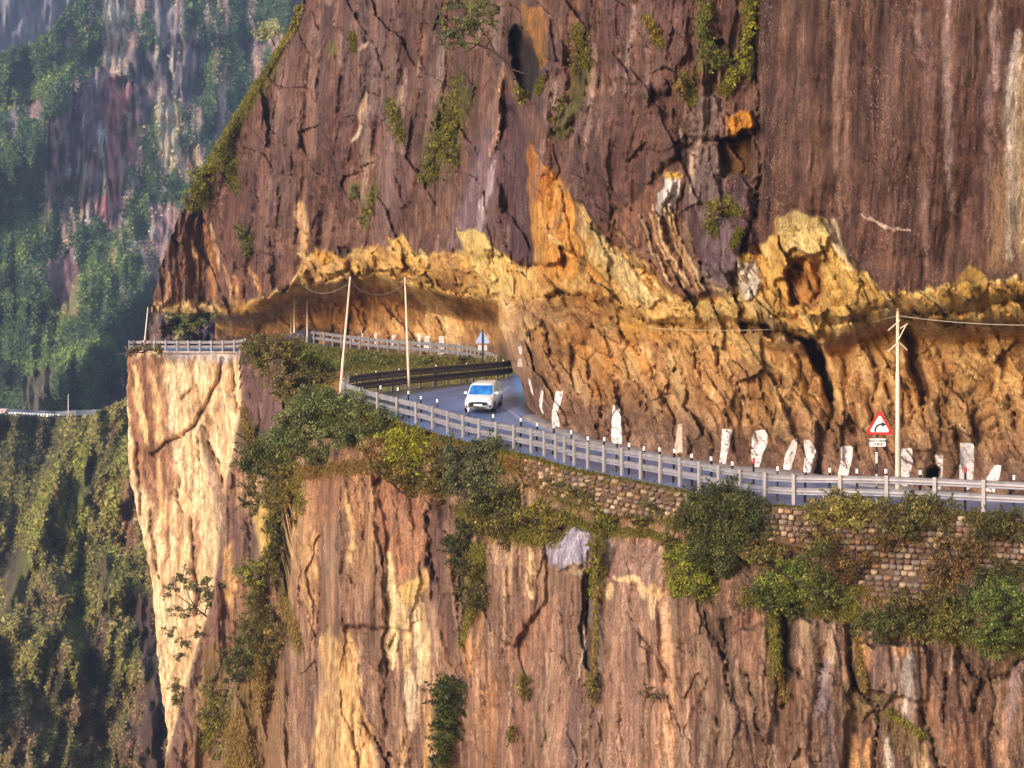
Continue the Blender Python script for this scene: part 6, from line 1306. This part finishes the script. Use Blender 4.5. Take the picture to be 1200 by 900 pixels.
pl('shrub', 'long fringe of green shrubs just outside the hairpin rail, right of the leaning pole', 'shrub', (440, 500), [(420,478,10),(436,486,11),(452,492,11),(468,499,10),(440,508,12),(424,504,12),(484,512,9)], (88, 98, 54), 101, tip=(150,156,90), tipf=.2)
pl('shrub', 'brown and olive hanging shrubs below the bright yellow green one', 'shrub', (470, 575), [(452,552,12),(468,560,12),(486,566,11),(500,580,10),(440,548,10),(478,574,8)], (104, 84, 44), 102, tip=(150,130,60), tipf=.25)
pl('shrub', 'mossy ochre growth hanging at the top of the pale lower columns', 'shrub', (345, 590), [(338,572,9),(346,586,9),(352,600,8),(334,590,8),(348,612,6)], (128, 104, 44), 103, tip=(170,150,60), tipf=.25)
pl('shrub', 'dim olive shrubs spreading below the grey green shrub to the ledge', 'shrub', (612, 615), [(604,600,10),(618,610,10),(596,622,10),(630,618,9),(584,612,9)], (86, 80, 42), 104, tip=(140,130,60), tipf=.2)
pl('shrub', 'greenish shrubs between the bamboo like shrub and the reddish bush', 'shrub', (965, 700), [(958,676,12),(972,690,12),(962,706,12),(982,704,11),(952,690,10),(948,650,10),(962,642,9),(890,655,8)], (88, 92, 44), 105, tip=(140,140,66), tipf=.2)
pl('shrub', 'brown green scrub along the cliff edge below the reddish dry bushes', 'shrub', (1080, 715), [(1066,704,11),(1084,702,11),(1100,700,10),(1050,700,10),(1094,716,10)], (92, 78, 46), 106, tip=(140,124,66), tipf=.2)
pl('shrub', 'scrub at the right edge between the guardrail shrubs and the large green one', 'shrub', (1180, 668), [(1168,660,10),(1184,668,11),(1200,664,10),(1216,680,12),(1234,670,12)], (70, 66, 38), 107, tip=(120,110,56), tipf=.2)
pl('shrub', 'olive scrub left of the large dark shrub at the foot of the wall', 'shrub', (784, 645), [(780,634,8),(788,646,8),(782,660,8),(792,620,7)], (112, 100, 50), 108, tip=(160,150,70), tipf=.25)
pl('shrub', 'dark gully shrubs left of the pale slab under the ledge', 'shrub', (556, 690), [(548,668,9),(560,690,9),(552,706,8),(566,704,7),(540,690,7)], (74, 66, 36), 109, tip=(110,106,50), tipf=.15)
pl('shrub', 'thick olive scrub on the buttress between the leaning tree and the golden rock', 'shrub', (300, 740), [(300,716,11),(312,730,11),(302,746,11),(316,760,10),(288,730,9),(296,700,9),(310,776,9)], (86, 80, 42), 110, tip=(140,130,60), tipf=.2)
pl('shrub', 'olive growth on the buttress right below the dark hanging shrub on the left', 'shrub', (300, 590), [(292,572,9),(304,584,9),(300,600,8),(286,590,7),(316,596,7)], (84, 84, 46), 111, tip=(140,136,66), tipf=.2)
pl('shrub', 'tangled green shrub hanging over the bare rock right below the bushy hairpin shrub', 'shrub', (375, 540), [(350,524,12),(366,532,12),(384,530,12),(402,532,11),(418,534,10),(338,530,10),(392,544,8)], (86, 92, 48), 120, tip=(140,144,70), tipf=.2)
pl('shrub', 'ochre green creeper hanging beside the top of the brown columns on the left', 'shrub', (345, 555), [(326,556,10),(340,556,10),(356,550,9),(332,574,9),(318,568,9),(322,590,8)], (112, 98, 42), 121, tip=(160,150,60), tipf=.25)
pl('shrub', 'grey green shrub on the slope left of the leaning pole', 'shrub', (385, 470), [(360,462,9),(374,466,9),(388,468,9),(346,474,9)], (98, 104, 66), 122, tip=(150,150,90), tipf=.2, Y=126)
pl('shrub', 'brown scrub below the dark tangled shrub, over the top of the pinkish rock', 'shrub', (590, 635), [(580,628,9),(596,636,9),(612,634,8),(604,646,7),(626,630,8)], (98, 80, 46), 123, tip=(150,130,70), tipf=.2)
pl('shrub', 'reddish brown scrub between the guardrail shrubs and the bare stone patch', 'shrub', (1040, 640), [(1024,632,9),(1040,636,9),(1058,634,9),(1074,638,9),(1090,640,9)], (112, 84, 48), 124, tip=(160,130,70), tipf=.25)
pl('shrub', 'creeper on the edge of the buttress beside the pale yellow patch on the left', 'shrub', (318, 610), [(312,590,9),(320,604,9),(314,620,8),(324,634,8),(318,648,7),(326,578,8)], (98, 92, 46), 130, tip=(150,140,66), tipf=.25)
pl('shrub', 'brown olive scrub on the stone wall directly right of the large dark shrub', 'shrub', (900, 650), [(878,640,9),(892,646,10),(906,648,10),(884,658,10),(900,664,9),(872,652,8)], (104, 88, 50), 140, tip=(156,140,70), tipf=.25)
pl('shrub', 'dull scrub over the stone wall between the straw coloured and reddish shrubs', 'shrub', (960, 640), [(950,628,9),(966,630,10),(982,632,9),(956,640,9),(974,644,9)], (116, 92, 52), 141, tip=(170,146,76), tipf=.25)
pl('shrub', 'brown scrub joining the reddish brown bush to the shrubs on the rail at the right', 'shrub', (1120, 645), [(1104,634,10),(1120,638,10),(1136,640,10),(1150,650,9)], (112, 86, 54), 142, tip=(150,128,80), tipf=.25)
pl('shrub', 'small scrub on the stone wall below the middle of the rail', 'shrub', (690, 585), [(672,578,6),(684,584,7),(696,588,6),(660,572,6),(646,566,6)], (110, 96, 56), 143, tip=(160,146,80), tipf=.25)
pl('shrub', 'lone tuft of scrub high on the stone wall left of the large dark shrub', 'shrub', (765, 592), [(756,590,5),(766,594,6),(776,600,5)], (104, 98, 54), 144, tip=(156,146,80), tipf=.25)
# upper cliff vegetation
U = ('a', 'b')
pl('cliff_shrub', 'long moss green bush hanging on the upper cliff left of the dark gully', 'shrub', (530, 140), [(541,96,10),(545,110,11),(536,122,12),(545,134,11),(532,142,12),(538,156,11),(522,162,12),(534,174,10),(512,176,11),(524,188,10),(502,198,9),(512,208,9),(496,210,7),(538,186,7)], (102, 100, 30), 70, keys=U, tip=(164,156,46), tipf=.3, front=.5)
pl('cliff_tree', 'small grey green tree with bare curved branches near the top of the upper cliff', 'tree', (600, 88), [(530,40,13),(545,30,13),(560,22,13),(540,52,11),(520,26,11),(556,40,11),(575,26,9),(526,10,10),(548,8,10),(565,6,10),(584,10,8),(518,50,7)], (88, 98, 62), 71, branches=[[(604,92),(592,72),(578,60),(560,52),(545,50),(532,58)],[(580,62),(572,44),(560,30)],[(562,52),(552,38),(540,30)],[(560,52),(548,60),(540,62)],[(596,80),(614,86),(626,90)],[(570,54),(580,40)]], airy=True, keys=U, leaf=2.0, dens=2.6, tip=(150,150,60), tipf=.2, spread=.2)
pl('cliff_shrub', 'small mossy bush in the dark gully of the upper cliff', 'shrub', (611, 112), [(606,108,7),(614,112,7),(610,120,5)], (112, 104, 34), 72, keys=U)
pl('cliff_shrub', 'hanging grass tussock on the upper cliff right of the dark gully', 'shrub', (678, 60), [(672,46,10),(684,40,9),(680,58,10),(676,74,8),(690,52,7),(672,86,5)], (110, 100, 38), 73, keys=U, tip=(150,130,50), tipf=.3, front=.4)
pl('cliff_shrub', 'mossy streak of bush below the hanging grass tussock', 'shrub', (656, 130), [(660,116,6),(654,128,7),(650,142,7),(664,128,5)], (96, 88, 34), 74, keys=U, front=.4)
pl('cliff_shrub', 'golden dry tuft near the top edge of the upper cliff', 'shrub', (768, 40), [(760,26,6),(768,38,7),(774,50,6)], (150, 112, 44), 75, keys=U, front=.4, tip=(196,150,60))
pl('cliff_shrub', 'long bright moss hanging beside the fold of the streaked face', 'shrub', (876, 40), [(884,2,6),(882,16,7),(879,30,8),(876,44,8),(873,58,8),(869,70,8),(862,82,8),(874,82,7),(856,94,7)], (138, 136, 36), 76, keys=U, front=.5, tip=(190,180,60), tipf=.35)
pl('cliff_shrub', 'mossy clump left of the long bright moss on the upper cliff', 'shrub', (828, 40), [(828,10,7),(826,24,8),(824,38,8),(832,52,9),(842,62,9),(836,76,9),(850,74,8),(824,66,8)], (96, 102, 40), 77, keys=U, front=.5, tip=(150,150,60), tipf=.25)
pl('cliff_shrub', 'brownish dry bush under the mossy clump beside the dark crevice', 'shrub', (806, 96), [(812,86,8),(800,96,8),(798,110,7),(822,90,7)], (104, 78, 42), 78, keys=U, front=.4)
pl('cliff_shrub', 'dry olive tuft above the golden arch of the overhang', 'shrub', (848, 250), [(838,244,7),(850,240,8),(862,246,7),(832,256,6),(826,266,5),(858,282,5)], (122, 104, 48), 79, keys=U, front=.4, dens=.8)
pl('cliff_shrub', 'mossy bush on the left ridge of the upper cliff', 'shrub', (240, 215), [(232,206,9),(242,212,10),(228,224,9),(220,236,8),(248,200,7),(238,228,7),(225,245,5)], (116, 112, 38), 80, keys=U, front=.5, tip=(170,160,56), tipf=.3)
pl('cliff_shrub', 'dark olive bush in the hollow behind the left ridge', 'shrub', (268, 200), [(264,190,8),(274,200,9),(268,214,9),(278,224,7),(258,180,7)], (88, 82, 36), 81, keys=U, front=.5)
pl('cliff_shrub', 'dark green bush in the notch above the hanging block on the left', 'shrub', (284, 280), [(282,270,7),(286,282,8),(290,294,6)], (74, 80, 34), 82, keys=U, front=.5)
pl('cliff_shrub', 'faded moss clump on the left part of the upper cliff', 'shrub', (462, 140), [(460,124,6),(462,138,7),(466,152,6),(470,162,5)], (134, 124, 62), 83, keys=U, front=.3, dens=.7)
pl('cliff_shrub', 'bright moss ledge low on the upper cliff above the far road', 'shrub', (434, 245), [(442,226,5),(436,236,6),(430,250,6),(424,258,5)], (112, 106, 44), 84, keys=U, front=.3)
pl('cliff_shrub', 'tiny dark green tuft left of the bright moss ledge', 'shrub', (416, 226), [(416,222,4),(415,231,4)], (76, 84, 34), 85, keys=U, front=.3)
pl('ridge_tree', 'small cream leaved tree standing out on the ridge at the top left', 'tree', (320, 50), [(308,40,7),(316,34,8),(324,38,7),(313,45,6),(320,28,4)], (206, 204, 140), 86, branches=[[(322,54),(318,44),(314,36)],[(319,46),(325,38)]], Y=262, tip=(230,228,190), tipf=.3, leaf=1.8, front=.3)
pl('cliff_shrub', 'olive bush at the upper left ridge where the top of the photo cuts it', 'shrub', (348, 20), [(350,12,6),(346,24,5),(340,34,5),(392,56,6),(388,66,6)], (124, 120, 44), 87, keys=U, front=.3)
pl('cliff_shrub', 'moss tuft in the crack beside the pale slab of the lower cliff', 'shrub', (698, 660), [(700,640,6),(698,652,7),(696,664,7),(702,674,6),(694,640,5)], (126, 116, 44), 88, front=.3)
pl('cliff_shrub', 'rounded moss tuft halfway down the lower cliff, left of centre', 'shrub', (613, 806), [(612,798,6),(614,808,6),(612,817,5)], (118, 104, 48), 89, front=.3)
pl('cliff_shrub', 'moss tuft on the crack below the pale slab', 'shrub', (693, 805), [(693,796,6),(692,806,6),(694,818,5)], (122, 106, 50), 90, front=.3)
pl('cliff_shrub', 'faint small moss tuft low on the lower cliff', 'shrub', (599, 862), [(600,858,4),(598,866,4)], (122, 104, 56), 91, front=.3)

# ---- grass and moss that nobody could count
def grass(name, spec, seed, keys, parent=None, Yf=None):
    r = np.random.RandomState(seed); V = []; C = []
    for (pts, wd_, n, ln, cols_, droop) in spec:
        pts = np.array(pts, float); sl = np.concatenate([[0], np.cumsum(np.hypot(*np.diff(pts, axis=0).T))]); u = r.rand(n) * sl[-1]
        x = np.interp(u, sl, pts[:, 0]) + r.randn(n) * wd_ * .5; y = np.interp(u, sl, pts[:, 1]) + r.randn(n) * wd_ * .5
        if Yf is not None: D = Yf(x, y)
        else: D = np.minimum.reduce([Dat(k, x, y) for k in keys])
        ok = D < 1e8; x, y, D = x[ok], y[ok], D[ok]; m = len(x); s_ = (D / FPX)[:, None]
        P = unproj(x, y, D - .05); L_ = ln * s_ * np.exp(r.randn(m, 1) * .3); d1 = np.stack([r.randn(m) * .5, -.5 - r.rand(m) * .6, .9 + r.randn(m) * .3], 1); d1 /= np.linalg.norm(d1, axis=1)[:, None]
        d2 = d1 + np.array([0, -.2, -droop]); d2 /= np.linalg.norm(d2, axis=1)[:, None]; wv = np.stack([np.ones(m), r.randn(m) * .5, r.randn(m) * .2], 1); wv *= s_ * .55
        a, b = P - wv, P + wv; mid = P + d1 * L_ * .5; c, d = mid + wv * .8, mid - wv * .8; t = mid + d2 * L_ * .6
        V.append(np.stack([a, b, c, d, d, c, t + wv * .1, t - wv * .1], 1).reshape(-1, 3)); cc = lerp3(r.rand(m) + .1 * r.randn(m), *cols_); C.append(np.repeat(cc, 8, 0))
    V = np.vstack(V); C = np.vstack(C); o = mesh_np(name, V, np.arange(len(V)).reshape(-1, 4), M_leaf, C=C, smooth=False); tag(o, kind='stuff'); return o
GR = ((82, 80, 34), (130, 122, 48), (176, 160, 80)); GD_ = ((110, 84, 46), (150, 120, 62), (186, 156, 92)); GM = ((76, 74, 28), (112, 106, 36), (150, 140, 52))
spec = []
spec.append(([(352,8),(346,30),(330,54),(312,84),(292,112),(275,142),(258,168),(244,192),(228,214)], 3, 3500, 5, ((110,108,44),(160,152,66),(200,188,100)), .9))
for x0,y0,x1,y1,w_ in ((456,120,470,165,6),(412,40,414,60,3),(676,30,686,80,8),(756,20,774,55,6),(880,-10,868,90,6),(820,-10,826,70,9),(800,90,812,120,8),(860,90,846,110,8),(540,86,500,212,11),(252,196,322,66,3),(225,215,240,240,8),(268,180,276,224,7),(636,90,630,110,3),(830,240,866,250,7),(838,275,830,262,5),(866,270,858,290,4)):
    spec.append(([(x0,y0),(x1,y1)], w_, 420, 6, GM, 1.2))
grass('cliff_moss', spec, 5, ('a', 'b'))
spec = []
tpx = [(x, float(Ktop(x)[0]) + 3) for x in range(340, 1262, 20)]
spec.append((tpx, 3, 9000, 6, GR, .7)); spec.append(([(x, y + 14) for x, y in tpx if x < 640], 9, 5000, 7, GD_, .9))
spec.append(([(640,600),(700,622),(760,626),(800,640)], 6, 2200, 7, GR, .9)); spec.append(([(870,700),(960,712),(1010,725),(1100,740),(1200,760)], 12, 6000, 7, GR, 1.0))
spec.append(([(985,640),(1040,650),(1110,645),(1200,650)], 8, 2600, 7, GD_, .9)); spec.append(([(1130,655),(1085,690),(1110,705)], 8, 1500, 8, ((120,76,50),(160,104,66),(190,140,90)), .6))
spec.append(([(540,600),(600,625),(640,630)], 12, 3500, 7, GR, 1.0)); spec.append(([(330,560),(440,545),(520,580)], 9, 4000, 7, GD_, 1.0))
for x0,y0,x1,y1,w_ in ((706,612,692,700,5),(699,690,694,830,2),(612,792,611,815,3),(600,850,598,870,2),(905,715,912,790,6),(912,780,920,822,4),(1002,745,1012,810,4),(1040,835,1085,865,5),(285,480,296,560,5),(310,570,330,600,6),(330,700,350,760,6),(250,820,240,880,8),(270,840,300,960,16),(300,690,312,830,12),(560,640,552,700,9),(565,640,540,760,5),(520,800,520,900,10),(985,650,1000,720,10),(340,540,352,600,8),(640,610,650,640,6),(780,660,790,700,4),(322,600,318,650,5),(270,900,320,990,20)):
    spec.append(([(x0,y0),(x1,y1)], w_, int(60 * math.hypot(x1-x0, y1-y0) * w_ / 60) + 80, 6.5, GR if (x0 * 7) % 3 else GD_, 1.2))
for x in range(625, 1250, 9):
    y0 = float(Ktop(x)[0]); n_ = (x * 37) % 11
    if n_ < 6: spec.append(([(x, y0 + 4), (x + (n_ - 3) * 2, y0 + 12 + 4 * n_)], 3 + n_ % 3, 130, 7, GD_ if n_ % 2 else GR, 1.3))
    yb = float(K(x, BWALL)); spec.append(([(x, yb - 6 - n_), (x + 4, yb + 3)], 6, 150, 7, GR if n_ % 3 else GD_, .9))
grass('ledge_grass', spec, 6, ('low',))
grass('bank_grass', [([(400,426),(450,428),(500,432),(560,434),(600,434)], 13, 9000, 4, ((104,104,50),(146,142,72),(184,172,104)), .5), ([(330,415),(400,418),(470,423),(560,428),(606,432)], 7, 6000, 4, ((96,100,48),(132,132,64),(170,164,96)), .5), ([(350,420),(380,450),(350,470)], 12, 3500, 5, GR, .8)], 8, None, Yf=lambda x, y: D_emb(x, np.clip(y, k3(x, ET)[0] + 1, k3(x, EB)[0])) - .4)
